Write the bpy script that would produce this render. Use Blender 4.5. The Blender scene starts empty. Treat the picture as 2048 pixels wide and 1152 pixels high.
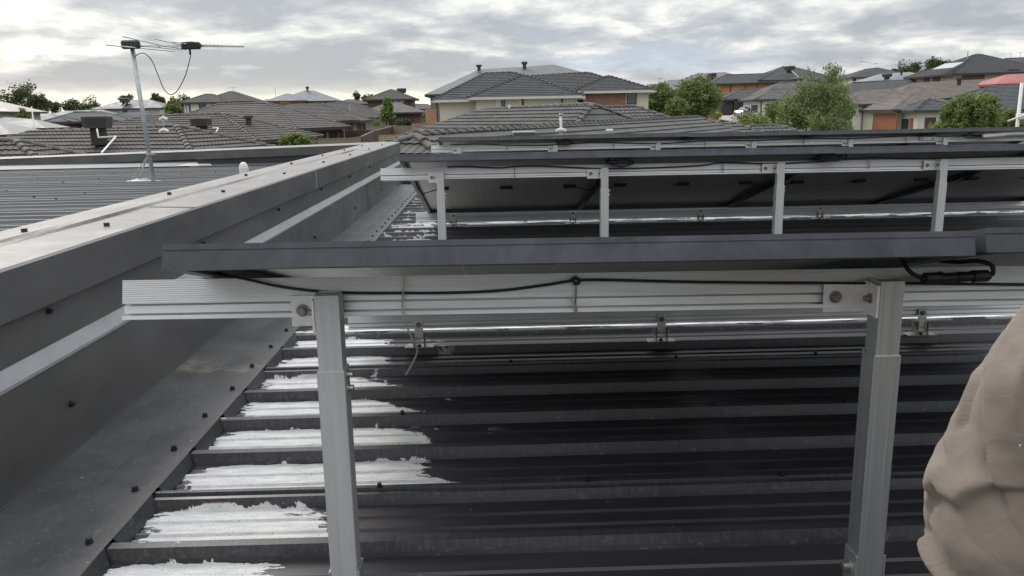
import bpy, bmesh, math, random
import numpy as np
from mathutils import Vector, Matrix, noise as mnoise

# ------------------------------------------------------------------ camera, world, sun, exposure
SC = bpy.context.scene
COL = SC.collection
F, CX, CY = 1620.0, 1017.0, 576.0          # focal length and principal point in pixels of a 2048 wide frame
C = np.array([0, 0, 5.5])
_y, _p, _r = math.radians(1.3), math.atan((576 - 228.3) / 1620), 0.018
FW = np.array([math.sin(_y) * math.cos(_p), math.cos(_y) * math.cos(_p), -math.sin(_p)])
_rt = np.array([math.cos(_y), -math.sin(_y), 0.0]); _up = np.cross(_rt, FW)
RT = _rt * math.cos(_r) - _up * math.sin(_r); UP = _up * math.cos(_r) + _rt * math.sin(_r)
cam_d = bpy.data.cameras.new('camera'); cam = bpy.data.objects.new('camera', cam_d); COL.objects.link(cam)
cam.matrix_world = Matrix(((RT[0], UP[0], -FW[0], C[0]), (RT[1], UP[1], -FW[1], C[1]), (RT[2], UP[2], -FW[2], C[2]), (0, 0, 0, 1)))
cam_d.sensor_width = 36; cam_d.lens = F / 2048 * 36; cam_d.shift_x = (1024 - CX) / 2048
cam_d.clip_start = 0.02; cam_d.clip_end = 9000
SC.camera = cam
SC.view_settings.view_transform = 'Standard'; SC.view_settings.look = 'None'
SC.view_settings.gamma = 1; SC.view_settings.exposure = 0.57


def ray(x, y): return FW + RT * (x - CX) / F + UP * (CY - y) / F
def PY(x, y, Y): r = ray(x, y); return Vector(C + r * (Y / r[1]))
def PZ(x, y, Z): r = ray(x, y); return Vector(C + r * ((Z - C[2]) / r[2]))
def PX(x, y, X): r = ray(x, y); return Vector(C + r * (X / r[0]))
def proj(p):
    d = np.array(p, float) - C; z = d @ FW
    return (CX + F * (d @ RT) / z, CY - F * (d @ UP) / z)


class NT:
    """small node-tree writer"""
    def __init__(s, tree): s.t = tree; s.n = tree.nodes; s.l = tree.links
    def node(s, ty, **kw):
        n = s.n.new(ty)
        for k, v in kw.items(): setattr(n, k, v)
        return n
    def put(s, sock, v):
        if isinstance(v, bpy.types.NodeSocket): s.l.new(v, sock)
        elif isinstance(v, (tuple, list)) and len(v) == 3 and sock.type == 'RGBA': sock.default_value = (*v, 1)
        else: sock.default_value = v
    def m(s, op, a, b=0.0, c=0.0, clamp=False):
        n = s.node('ShaderNodeMath', operation=op, use_clamp=clamp)
        s.put(n.inputs[0], a); s.put(n.inputs[1], b); s.put(n.inputs[2], c); return n.outputs[0]
    def vm(s, op, a, b=(0, 0, 0)):
        n = s.node('ShaderNodeVectorMath', operation=op); s.put(n.inputs[0], a); s.put(n.inputs[1], b); return n.outputs[0]
    def noise(s, vec, scale, detail=4, rough=.55, dist=0.0):
        n = s.node('ShaderNodeTexNoise'); s.put(n.inputs['Vector'], vec)
        n.inputs['Scale'].default_value = scale; n.inputs['Detail'].default_value = detail
        n.inputs['Roughness'].default_value = rough; n.inputs['Distortion'].default_value = dist
        return n.outputs['Fac']
    def mapr(s, v, a, b, c=0.0, d=1.0, smooth=False):
        n = s.node('ShaderNodeMapRange', clamp=True)
        if smooth: n.interpolation_type = 'SMOOTHSTEP'
        s.put(n.inputs[0], v); s.put(n.inputs[1], a); s.put(n.inputs[2], b); s.put(n.inputs[3], c); s.put(n.inputs[4], d)
        return n.outputs[0]
    def mix(s, f, a, b):
        n = s.node('ShaderNodeMix', data_type='RGBA'); s.put(n.inputs[0], f); s.put(n.inputs[6], a); s.put(n.inputs[7], b)
        return n.outputs[2]
    def sep(s, v):
        n = s.node('ShaderNodeSeparateXYZ'); s.put(n.inputs[0], v); return n.outputs
    def comb(s, x, y, z):
        n = s.node('ShaderNodeCombineXYZ'); s.put(n.inputs[0], x); s.put(n.inputs[1], y); s.put(n.inputs[2], z); return n.outputs[0]
    def ramp(s, f, stops):
        n = s.node('ShaderNodeValToRGB'); s.put(n.inputs[0], f); e = n.color_ramp.elements
        while len(e) < len(stops): e.new(0.5)
        for q, (p, c) in zip(e, stops): q.position = p; q.color = (*c, 1)
        return n.outputs[0]


W = bpy.data.worlds.new('World'); SC.world = W; W.use_nodes = True
def build_world():
    t = NT(W.node_tree); t.n.clear()
    out = t.node('ShaderNodeOutputWorld'); bg = t.node('ShaderNodeBackground'); bg.inputs[1].default_value = 0.1
    t.l.new(bg.outputs[0], out.inputs[0])
    sky = t.node('ShaderNodeTexSky', sky_type='NISHITA', sun_disc=False)
    sky.sun_elevation = math.radians(38); sky.sun_rotation = math.radians(-35); sky.air_density = 1.2; sky.dust_density = 1.5
    d = t.node('ShaderNodeTexCoord').outputs['Generated']
    x, y, z = t.sep(d)
    za = t.m('MAXIMUM', z, 0.0)
    k = t.m('DIVIDE', 1.0, t.m('ADD', za, 0.12))
    p = t.comb(t.m('MULTIPLY', x, k), t.m('MULTIPLY', y, k), 0.0)
    k2 = t.m('DIVIDE', 1.0, t.m('ADD', za, 0.21)); p2 = t.comb(t.m('MULTIPLY', x, k2), t.m('MULTIPLY', y, k2), 0.0)
    big = t.noise(t.vm('ADD', p, (13.7, 4.1, 0)), 0.42, 2, .5, .3)
    mid = t.noise(t.vm('ADD', p2, (3.3, 8.0, 2)), 3.0, 9, .55, .25)
    fin = t.noise(t.vm('ADD', p2, (7.3, 1.9, 5)), 9.0, 6, .58, .2)
    v = t.m('ADD', t.m('ADD', t.m('MULTIPLY', big, .40), t.m('MULTIPLY', mid, .62)), t.m('MULTIPLY', fin, .16))
    # az: tangent of the heading, el: tangent of the elevation
    h = t.m('SQRT', t.m('ADD', t.m('MULTIPLY', x, x), t.m('MULTIPLY', y, y)))
    el = t.m('DIVIDE', z, h); az = t.m('ARCTAN2', x, y)
    def blob(a, e, sa, se, warp=0.0):
        da = t.m('DIVIDE', t.m('SUBTRACT', az, a), sa); de = t.m('DIVIDE', t.m('SUBTRACT', t.m('ADD', el, t.m('MULTIPLY', t.m('SUBTRACT', mid, .5), warp)), e), se)
        r = t.m('ADD', t.m('MULTIPLY', da, da), t.m('MULTIPLY', de, de))
        return t.m('EXPONENT', t.m('MULTIPLY', r, -1.0))
    dark = t.m('MULTIPLY', blob(-.33, .052, .30, .022, .05), 1.0)
    v = t.m('SUBTRACT', v, t.m('MULTIPLY', dark, .15))
    v = t.m('ADD', v, t.m('MULTIPLY', blob(-.40, .012, .42, .018, .06), .24))
    v = t.m('ADD', v, t.m('MULTIPLY', blob(.13, .115, .30, .035, .05), .07))
    v = t.m('ADD', v, t.m('MULTIPLY', blob(-.50, .105, .20, .03, .05), .06))
    v = t.m('ADD', t.m('MULTIPLY', t.m('SUBTRACT', v, .61), 1.45), .545)
    cl = t.ramp(v, [(.38, (.30, .32, .355)), (.48, (.39, .405, .43)), (.55, (.50, .51, .515)), (.62, (.64, .64, .62)), (.73, (.80, .785, .73))])
    warm = t.m('MULTIPLY', blob(-.35, .012, .50, .022, .02), .85)
    cl = t.mix(warm, cl, t.mix(t.mapr(v, .45, .62), (.55, .55, .50), (.80, .785, .62)))
    # a thin place where bluish sky shows
    blue = t.m('MULTIPLY', blob(.185, .058, .14, .018, .12), .75)
    cl = t.mix(blue, cl, (.36, .42, .53))
    # overhead the cloud deck is thinner and brighter than at the horizon
    up = t.mapr(el, .14, .9, 0.0, 1.0, True)
    cl = t.mix(up, cl, t.mix(t.mapr(v, .45, .65), (.78, .82, .90), (1.45, 1.45, 1.42)))
    cl10 = t.node('ShaderNodeVectorMath', operation='SCALE'); t.put(cl10.inputs[0], cl); cl10.inputs[3].default_value = 10
    col = t.mix(.93, sky.outputs[0], cl10.outputs[0])
    gnd = t.mapr(z, -.02, 0.0)
    t.put(bg.inputs[0], t.mix(gnd, (1.2, 1.15, 1.1), col))
build_world()
sd = bpy.data.lights.new('sun', 'SUN'); sd.energy = 1.1; sd.angle = math.radians(22); sd.color = (1, .96, .9)
sun = bpy.data.objects.new('sun', sd); COL.objects.link(sun)
_e, _a = math.radians(38), math.radians(-35)
sun.rotation_euler = Vector((math.sin(_a) * math.cos(_e), math.cos(_a) * math.cos(_e), math.sin(_e))).to_track_quat('Z', 'Y').to_euler()

# ------------------------------------------------------------------ materials
MATS = {}
def new_mat(name):
    m = bpy.data.materials.new(name); m.use_nodes = True; t = NT(m.node_tree)
    b = m.node_tree.nodes['Principled BSDF']; MATS[name] = m
    return m, t, b
def obj_co(t): return t.node('ShaderNodeTexCoord').outputs['Object']
def simple(name, col, rough=.6, metal=0.0, var=.12, scale=6.0, bump=0.0, bscale=60.0, spec=.5, stretch=(1, 1, 1)):
    m, t, b = new_mat(name); co = obj_co(t)
    v = t.vm('MULTIPLY', co, stretch)
    n = t.noise(v, scale, 6, .6)
    f = t.mapr(n, .3, .7, 1 - var, 1 + var)
    mul = t.node('ShaderNodeVectorMath', operation='SCALE'); mul.inputs[0].default_value = col; t.put(mul.inputs[3], f)
    t.put(b.inputs['Base Color'], mul.outputs[0]); b.inputs['Metallic'].default_value = metal
    b.inputs['Specular IOR Level'].default_value = spec
    t.put(b.inputs['Roughness'], t.mapr(t.noise(v, scale * 2.3, 4), .3, .7, max(.02, rough - .08), min(1, rough + .08)))
    if bump:
        bp = t.node('ShaderNodeBump'); bp.inputs['Strength'].default_value = bump; bp.inputs['Distance'].default_value = .01
        t.put(bp.inputs['Height'], t.noise(v, bscale, 3)); t.l.new(bp.outputs[0], b.inputs['Normal'])
    return m

simple('aluminium', (.62, .625, .62), .46, .6, .07, 2, 0, 40, stretch=(.8, 12, 12))
simple('plate', (.78, .77, .74), .45, .25, .12, 60)
simple('aluminium_dull', (.56, .565, .56), .45, .8, .16, 6, .05, 80, stretch=(40, 40, .4))
simple('zinc_post', (.50, .51, .505), .5, .35, .10, 5, .06, 70, stretch=(22, 22, .6))
simple('steel', (.46, .45, .42), .36, .8, .18, 30)
simple('dark_steel', (.26, .25, .235), .42, .6, .2, 40)
simple('galvanised', (.42, .45, .45), .48, .6, .14, 25)
simple('black_plastic', (.014, .014, .016), .42, 0, .2, 20)
simple('black_rubber', (.010, .010, .011), .55, 0, .2, 20)
simple('label_grey', (.07, .07, .07), .5, 0, .1, 20)
simple('white_pvc', (.70, .69, .65), .45, 0, .06, 10)
simple('ledge', (.27, .27, .285), .42, .0, .12, 8)
simple('parapet', (.084, .082, .082), .40, 0, .32, 3.5, .25, 1.3, .55, (1, .5, 1.2))
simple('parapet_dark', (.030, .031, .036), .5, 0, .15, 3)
simple('screw', (.030, .030, .032), .45, .3, .2, 40)
simple('fascia', (.035, .034, .035), .5, 0, .1, 2)
simple('fascia_pale', (.55, .54, .50), .6, 0, .08, 2)
simple('render_cream', (.56, .535, .44), .85, 0, .05, .6)
simple('render_white', (.68, .67, .63), .8, 0, .05, .6)
simple('render_grey', (.25, .24, .22), .8, 0, .06, .6)
simple('render_taupe', (.17, .15, .13), .85, 0, .08, .6)
simple('render_pink', (.42, .34, .28), .85, 0, .06, .6)
simple('orange_render', (.46, .225, .11), .85, 0, .08, .6)
simple('orange_door', (.25, .085, .042), .6, 0, .1, .5)
simple('dark_cladding', (.045, .045, .048), .6, 0, .1, 1)
simple('concrete', (.46, .44, .40), .9, 0, .1, .8)
simple('roof_metal_grey', (.115, .118, .12), .6, 0, .06, .5)
simple('roof_metal_blue', (.115, .125, .145), .6, 0, .06, .5)
simple('roof_metal_pale', (.21, .21, .205), .6, 0, .06, .5)
simple('roof_white', (.40, .35, .32), .6, 0, .05, .5)
simple('roof_red', (.30, .080, .070), .5, 0, .06, .5)
simple('pv_far', (.38, .39, .42), .22, .3, .05, 1)
simple('cooler_body', (.085, .080, .075), .6, 0, .15, 5)
simple('cooler_grille', (.035, .033, .032), .7, 0, .2, 30)
simple('cooler_top', (.30, .30, .28), .6, 0, .1, 5)
simple('timber_grey', (.24, .20, .155), .85, 0, .22, 3, stretch=(4, 4, .4))
simple('timber_new', (.40, .29, .15), .85, 0, .2, 3, stretch=(4, 4, .4))
simple('fence_brown', (.055, .035, .030), .6, 0, .1, 3)
simple('trunk', (.26, .23, .19), .9, 0, .3, 6, .4, 20)
simple('skin', (.42, .25, .18), .55, 0, .08, 20)
simple('hair', (.03, .02, .014), .6, 0, .2, 60)
simple('trousers', (.05, .055, .07), .9, 0, .15, 15, .2, 300)
simple('car_silver', (.45, .46, .48), .25, .6, .03, 2)
simple('tyre', (.015, .015, .015), .8)
simple('red_lens', (.45, .02, .02), .25)
simple('yellow_leaf', (.32, .33, .05), .7, 0, .3, 5)

def glass_mat():
    m, t, b = new_mat('window_glass'); b.inputs['Base Color'].default_value = (.03, .035, .04, 1)
    b.inputs['Roughness'].default_value = .06; b.inputs['Specular IOR Level'].default_value = .9
    m, t, b = new_mat('blind_glass'); b.inputs['Base Color'].default_value = (.50, .53, .55, 1)
    b.inputs['Roughness'].default_value = .12; b.inputs['Specular IOR Level'].default_value = .8
glass_mat()

def tile_mat(name, base, var=.35):
    m, t, b = new_mat(name); co = obj_co(t)
    vo = t.node('ShaderNodeTexVoronoi'); t.put(vo.inputs['Vector'], co); vo.inputs['Scale'].default_value = 2.6
    r = t.sep(vo.outputs['Color'])[0]
    n = t.noise(co, 1.3, 6, .65)
    n2 = t.noise(co, 14, 4, .6)
    f = t.m('ADD', t.mapr(n, .3, .7, 1 - var * .5, 1 + var * .5), t.m('MULTIPLY', t.m('SUBTRACT', r, .5), var * .6))
    f = t.m('ADD', f, t.m('MULTIPLY', t.m('SUBTRACT', n2, .5), .35))
    s = t.node('ShaderNodeVectorMath', operation='SCALE'); s.inputs[0].default_value = base; t.put(s.inputs[3], f)
    t.put(b.inputs['Base Color'], s.outputs[0]); b.inputs['Roughness'].default_value = .8; b.inputs['Specular IOR Level'].default_value = .3
tile_mat('tile_near', (.105, .103, .100)); tile_mat('tile_left', (.100, .090, .084)); tile_mat('tile_charcoal', (.060, .060, .064))
tile_mat('tile_brown', (.165, .143, .130)); tile_mat('tile_mid', (.088, .083, .080)); tile_mat('tile_slate', (.075, .08, .088))
tile_mat('ridge_mid', (.115, .110, .105)); tile_mat('ridge_brown', (.20, .18, .165))

def brick_mat(name, c1, c2, mortar):
    m, t, b = new_mat(name); co = obj_co(t); x, y, z = t.sep(co)
    v = t.comb(t.m('ADD', x, t.m('MULTIPLY', y, .37)), z, 0.0)
    br = t.node('ShaderNodeTexBrick'); t.put(br.inputs['Vector'], v); br.inputs['Scale'].default_value = 1.0
    br.inputs['Brick Width'].default_value = .24; br.inputs['Row Height'].default_value = .086; br.inputs['Mortar Size'].default_value = .010
    br.inputs['Color1'].default_value = (*c1, 1); br.inputs['Color2'].default_value = (*c2, 1); br.inputs['Mortar'].default_value = (*mortar, 1)
    t.put(b.inputs['Base Color'], t.mix(t.mapr(t.noise(co, 3, 3), .3, .7, 0, .35), br.outputs[0], c2)); b.inputs['Roughness'].default_value = .88
brick_mat('brick_red', (.27, .125, .075), (.16, .075, .05), (.33, .27, .22))
brick_mat('brick_brown', (.13, .072, .05), (.075, .048, .038), (.17, .14, .12))
brick_mat('brick_orange', (.42, .20, .10), (.32, .14, .07), (.40, .32, .24))
brick_mat('brick_fence', (.30, .17, .12), (.20, .11, .08), (.42, .37, .32))

def leaf_mat(name, c1, c2):
    m, t, b = new_mat(name); co = obj_co(t)
    n = t.noise(co, 1.1, 3); n2 = t.node('ShaderNodeObjectInfo').outputs['Random']
    g = t.node('ShaderNodeNewGeometry').outputs['Random Per Island']
    f = t.m('ADD', t.m('MULTIPLY', t.mapr(n, .3, .7), .45), t.m('MULTIPLY', g, .55))
    t.put(b.inputs['Base Color'], t.mix(f, c1, c2)); b.inputs['Roughness'].default_value = .55
    b.inputs['Specular IOR Level'].default_value = .35
    tr = t.node('ShaderNodeBsdfTranslucent'); t.put(tr.inputs[0], t.mix(f, c1, c2)); mx = t.node('ShaderNodeMixShader'); mx.inputs[0].default_value = .3
    out = [q for q in t.n if q.type == 'OUTPUT_MATERIAL'][0]
    t.l.new(b.outputs[0], mx.inputs[1]); t.l.new(tr.outputs[0], mx.inputs[2]); t.l.new(mx.outputs[0], out.inputs[0])
leaf_mat('leaf_dark', (.040, .055, .020), (.095, .115, .045))
leaf_mat('leaf_gum', (.11, .145, .05), (.30, .36, .15))
leaf_mat('leaf_mid', (.095, .13, .035), (.26, .31, .11))
leaf_mat('leaf_bright', (.11, .18, .035), (.24, .32, .08))

def ground_mat():
    m, t, b = new_mat('ground'); co = obj_co(t)
    t.put(b.inputs['Base Color'], t.mix(t.mapr(t.noise(co, .08, 5), .42, .58), (.16, .15, .12), (.09, .12, .05))); b.inputs['Roughness'].default_value = .95
ground_mat()
simple('asphalt', (.055, .055, .057), .9, 0, .15, 2)

def cap_mat():
    # weathered capping: chalky film with scuffs, plus grazing sky reflection painted into the base
    m, t, b = new_mat('cap_top'); co = obj_co(t)
    v = t.vm('MULTIPLY', co, (1.2, 1.0, 1))
    n = t.noise(v, 4, 6, .65, .5)
    sc = t.noise(t.vm('MULTIPLY', co, (9, 34, 9)), 1.5, 5, .7, .6)
    f = t.m('MULTIPLY', t.mapr(sc, .52, .60), t.mapr(n, .36, .52))
    c = t.mix(t.mapr(n, .3, .7), (.17, .165, .16), (.27, .245, .22))
    t.put(b.inputs['Base Color'], t.mix(t.m('MULTIPLY', f, .7), c, (.15, .115, .09)))
    t.put(b.inputs['Roughness'], t.mapr(n, .3, .7, .26, .42)); b.inputs['Specular IOR Level'].default_value = .6
cap_mat()

def flashing_mat():
    m, t, b = new_mat('flashing'); co = obj_co(t); x, y, z = t.sep(co)
    n = t.noise(co, 5, 7, .65, .3)
    swirl = t.noise(t.vm('MULTIPLY', co, (70, 26, 20)), 1.0, 5, .75, 1.6)
    spots = t.noise(co, 75, 3, .6)
    c = t.mix(t.mapr(n, .3, .7), (.042, .042, .046), (.078, .077, .079))
    c = t.mix(t.m('MULTIPLY', t.mapr(swirl, .55, .70), .42), c, (.22, .22, .215))
    # a dried mud line across the sheet where water stood
    w = t.m('ADD', t.m('MULTIPLY', t.m('SUBTRACT', t.noise(co, 9, 5, .7), .5), .22), y)
    line = t.m('SUBTRACT', 1.0, t.mapr(t.m('ABSOLUTE', t.m('SUBTRACT', w, 2.62)), .004, .030))
    edge = t.m('MULTIPLY', t.m('SUBTRACT', 1.0, t.mapr(t.m('ABSOLUTE', t.m('SUBTRACT', w, 2.68)), .02, .12)), t.mapr(x, -.93, -1.05))
    mud = t.m('MULTIPLY', t.m('MAXIMUM', line, edge), t.mapr(t.noise(co, 26, 5, .7), .38, .56))
    c = t.mix(t.m('MULTIPLY', mud, .8), c, (.23, .185, .14))
    c = t.mix(t.mapr(spots, .70, .74), c, (.35, .34, .31))
    t.put(b.inputs['Base Color'], c)
    t.put(b.inputs['Roughness'], t.mapr(n, .3, .7, .34, .52)); b.inputs['Specular IOR Level'].default_value = .6
flashing_mat()

def roof_mat():
    """charcoal sheet metal with torn remnants of a white coating lying in the pans by the flashing"""
    m, t, b = new_mat('roof_sheet'); co = obj_co(t); x, y, z = t.sep(co)
    row = t.m('FLOOR', t.m('DIVIDE', t.m('SUBTRACT', y, 1.478), .229))
    vv = t.m('FRACT', t.m('DIVIDE', t.m('SUBTRACT', y, 1.478), .229))       # 0 at a rib centre, growing away from the camera
    rnd = t.noise(t.comb(t.m('MULTIPLY', row, 7.31), 3.7, 0.0), 1.0, 1)
    drag = t.m('SUBTRACT', x, t.m('MULTIPLY', t.m('SUBTRACT', .5, vv), .10))
    big = t.noise(t.comb(t.m('MULTIPLY', drag, 7.0), t.m('MULTIPLY', y, 15.0), t.m('MULTIPLY', row, .77)), 1.0, 7, .62, .5)
    fine = t.noise(t.comb(t.m('MULTIPLY', x, 30.0), t.m('MULTIPLY', y, 85.0), 2.0), 1.0, 5, .7, .4)
    xr = t.m('ADD', t.m('MULTIPLY', t.m('SUBTRACT', rnd, .5), .16), t.mapr(vv, .1, .75, .05, -.06))
    xr = t.m('ADD', xr, t.m('ADD', -.36, t.mapr(y, 1.69, 1.71, 0.0, .26)))
    xr = t.m('ADD', xr, t.mapr(y, 1.93, 2.5, 0.0, -.24))
    rise = t.mapr(x, -.745, -.66, .35, 1.0); fall = t.mapr(t.m('SUBTRACT', x, xr), .03, -.10)
    env = t.m('MULTIPLY', rise, fall)
    top = t.mapr(vv, .93, .84); bot = t.mapr(vv, .08, .13)
    s = t.m('ADD', t.m('MULTIPLY', t.m('SUBTRACT', big, .5), 2.2), t.m('MULTIPLY', t.m('SUBTRACT', fine, .5), .85))
    val = t.m('ADD', s, t.m('SUBTRACT', t.m('MULTIPLY', env, t.m('MULTIPLY', top, bot)), .36))
    val = t.m('ADD', val, t.mapr(y, 4.6, 5.0, 0.0, .20))
    white = t.mapr(val, 0.0, .018)
    pan = t.mapr(z, 4.666, 4.662)
    white = t.m('MULTIPLY', white, t.mapr(t.m('SUBTRACT', x, xr), .28, .14))
    white = t.m('MULTIPLY', white, t.m('MAXIMUM', pan, t.mapr(big, .60, .62)))
    # a strip of the same coating along one rib under each rear rail, and stray flecks
    fl = t.noise(t.comb(t.m('MULTIPLY', x, 30.0), t.m('MULTIPLY', y, 75.0), 9.0), 1.0, 4, .55)
    fleck = t.mapr(fl, .752, .758)
    st = t.noise(t.comb(t.m('MULTIPLY', x, 5.0), t.m('MULTIPLY', y, 90.0), 4.0), 1.0, 5, .6)
    def strip(y0, thr): return t.m('MULTIPLY', t.mapr(t.m('ABSOLUTE', t.m('SUBTRACT', y, y0)), .030, .024), t.mapr(st, thr, thr + .02))
    strips = t.m('MAXIMUM', strip(3.095, .44), strip(6.29, .47))
    mask = t.m('MAXIMUM', t.m('MAXIMUM', white, fleck), strips)
    spk = t.noise(co, 260, 2, .5)
    mask = t.m('MULTIPLY', mask, t.mapr(spk, .30, .34))
    n = t.noise(t.vm('MULTIPLY', co, (.8, 5, 5)), 3, 6, .65)
    dust = t.noise(t.comb(t.m('MULTIPLY', x, 40.0), t.m('MULTIPLY', y, 260.0), 0.0), 1.0, 5, .75, .6)
    c = t.mix(t.mapr(n, .3, .7), (.032, .030, .034), (.054, .051, .056))
    edge = t.m('ADD', t.mapr(t.m('ABSOLUTE', t.m('SUBTRACT', vv, .91)), .05, .0), .15)
    c = t.mix(t.m('MULTIPLY', t.m('MULTIPLY', t.mapr(dust, .57, .70), edge), .55), c, (.32, .30, .29))
    # fine chalky runs on the rib faces, brightened to paint in the sky light
    runs = t.noise(t.comb(t.m('MULTIPLY', x, 120.0), 0.0, t.m('MULTIPLY', z, 25.0)), 1.0, 4, .7, .4)
    face = t.m('MULTIPLY', t.mapr(z, 4.657, 4.662), t.mapr(runs, .40, .66))
    c = t.mix(t.m('MULTIPLY', face, .6), c, (.095, .092, .098))
    wc = t.mix(t.mapr(t.noise(t.comb(t.m('MULTIPLY', x, 14.0), t.m('MULTIPLY', y, 55.0), 6.0), 1.0, 6, .7), .36, .62), (.52, .53, .53), (.74, .74, .73))
    t.put(b.inputs['Base Color'], t.mix(mask, c, wc))
    t.put(b.inputs['Roughness'], t.m('ADD', t.mapr(n, .3, .7, .28, .44), t.m('MULTIPLY', mask, .3)))
    b.inputs['Specular IOR Level'].default_value = .5
roof_mat()
simple('roof_sheet_left', (.125, .127, .132), .38, 0, .12, 3, stretch=(.4, 3, 3), spec=.5)

def backsheet_mat():
    m, t, b = new_mat('backsheet'); co = obj_co(t); x, y, z = t.sep(co)
    def lines(v, off, pitch, w):
        q = t.m('ABSOLUTE', t.m('SUBTRACT', t.m('FRACT', t.m('ADD', t.m('DIVIDE', t.m('SUBTRACT', v, off), pitch), .5)), .5))
        return t.mapr(q, w / pitch, w * .6 / pitch)
    lx = lines(x, .03, .1795, .0022)
    mid = t.mapr(t.m('ABSOLUTE', t.m('SUBTRACT', y, .95)), .004, .0025)
    fine = lines(y, .0, .0115, .0009)
    c = t.mix(t.mapr(t.noise(t.vm('MULTIPLY', co, (1, 6, 1)), 5, 4), .3, .7), (.50, .485, .47), (.60, .585, .565))
    c = t.mix(t.m('MULTIPLY', fine, .18), c, (.16, .16, .16))
    c = t.mix(t.m('MULTIPLY', t.m('MAXIMUM', lx, mid), .8), c, (.85, .84, .80))
    t.put(b.inputs['Base Color'], c); b.inputs['Roughness'].default_value = .34; b.inputs['Specular IOR Level'].default_value = .6
backsheet_mat()

def frame_mat():
    m, t, b = new_mat('panel_frame'); co = obj_co(t)
    n = t.noise(co, 11, 7, .68, 1.0); n2 = t.noise(t.vm('MULTIPLY', co, (3, 20, 20)), 3, 4)
    c = t.mix(t.mapr(n, .35, .68), (.036, .039, .046), (.080, .086, .102))
    s = t.mapr(t.noise(t.vm('MULTIPLY', co, (18, 50, 50)), 2.2, 4, .7), .71, .73)
    c = t.mix(t.m('MULTIPLY', s, .6), c, (.30, .31, .33))
    t.put(b.inputs['Base Color'], c); b.inputs['Metallic'].default_value = .15
    t.put(b.inputs['Roughness'], t.mapr(n2, .3, .7, .36, .52))
frame_mat()
simple('cell_glass', (.012, .014, .022), .08, 0, .1, 3)

def cloth_mat():
    m, t, b = new_mat('beige_cloth'); co = obj_co(t)
    n = t.noise(co, 9, 5, .6); w = t.noise(t.vm('MULTIPLY', co, (1, 1, 1)), 900, 2)
    c = t.mix(t.mapr(n, .3, .7), (.190, .155, .128), (.250, .208, .174))
    st = t.m('MULTIPLY', t.mapr(t.noise(t.vm('MULTIPLY', co, (30, 30, 18)), 1, 4, .6), .66, .72), .5)
    c = t.mix(st, c, (.14, .115, .10))
    c = t.mix(t.mapr(t.noise(co, 150, 1), .80, .81), c, (.7, .7, .7))
    t.put(b.inputs['Base Color'], c); b.inputs['Roughness'].default_value = .85; b.inputs['Specular IOR Level'].default_value = .25
    b.inputs['Sheen Weight'].default_value = .15
    bp = t.node('ShaderNodeBump'); bp.inputs['Strength'].default_value = .45; bp.inputs['Distance'].default_value = .004
    t.put(bp.inputs['Height'], t.m('ADD', t.noise(t.vm('MULTIPLY', co, (1, 1, 1.6)), 26, 4, .5, .8), t.m('MULTIPLY', w, .06)))
    t.l.new(bp.outputs[0], b.inputs['Normal'])
cloth_mat()

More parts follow.
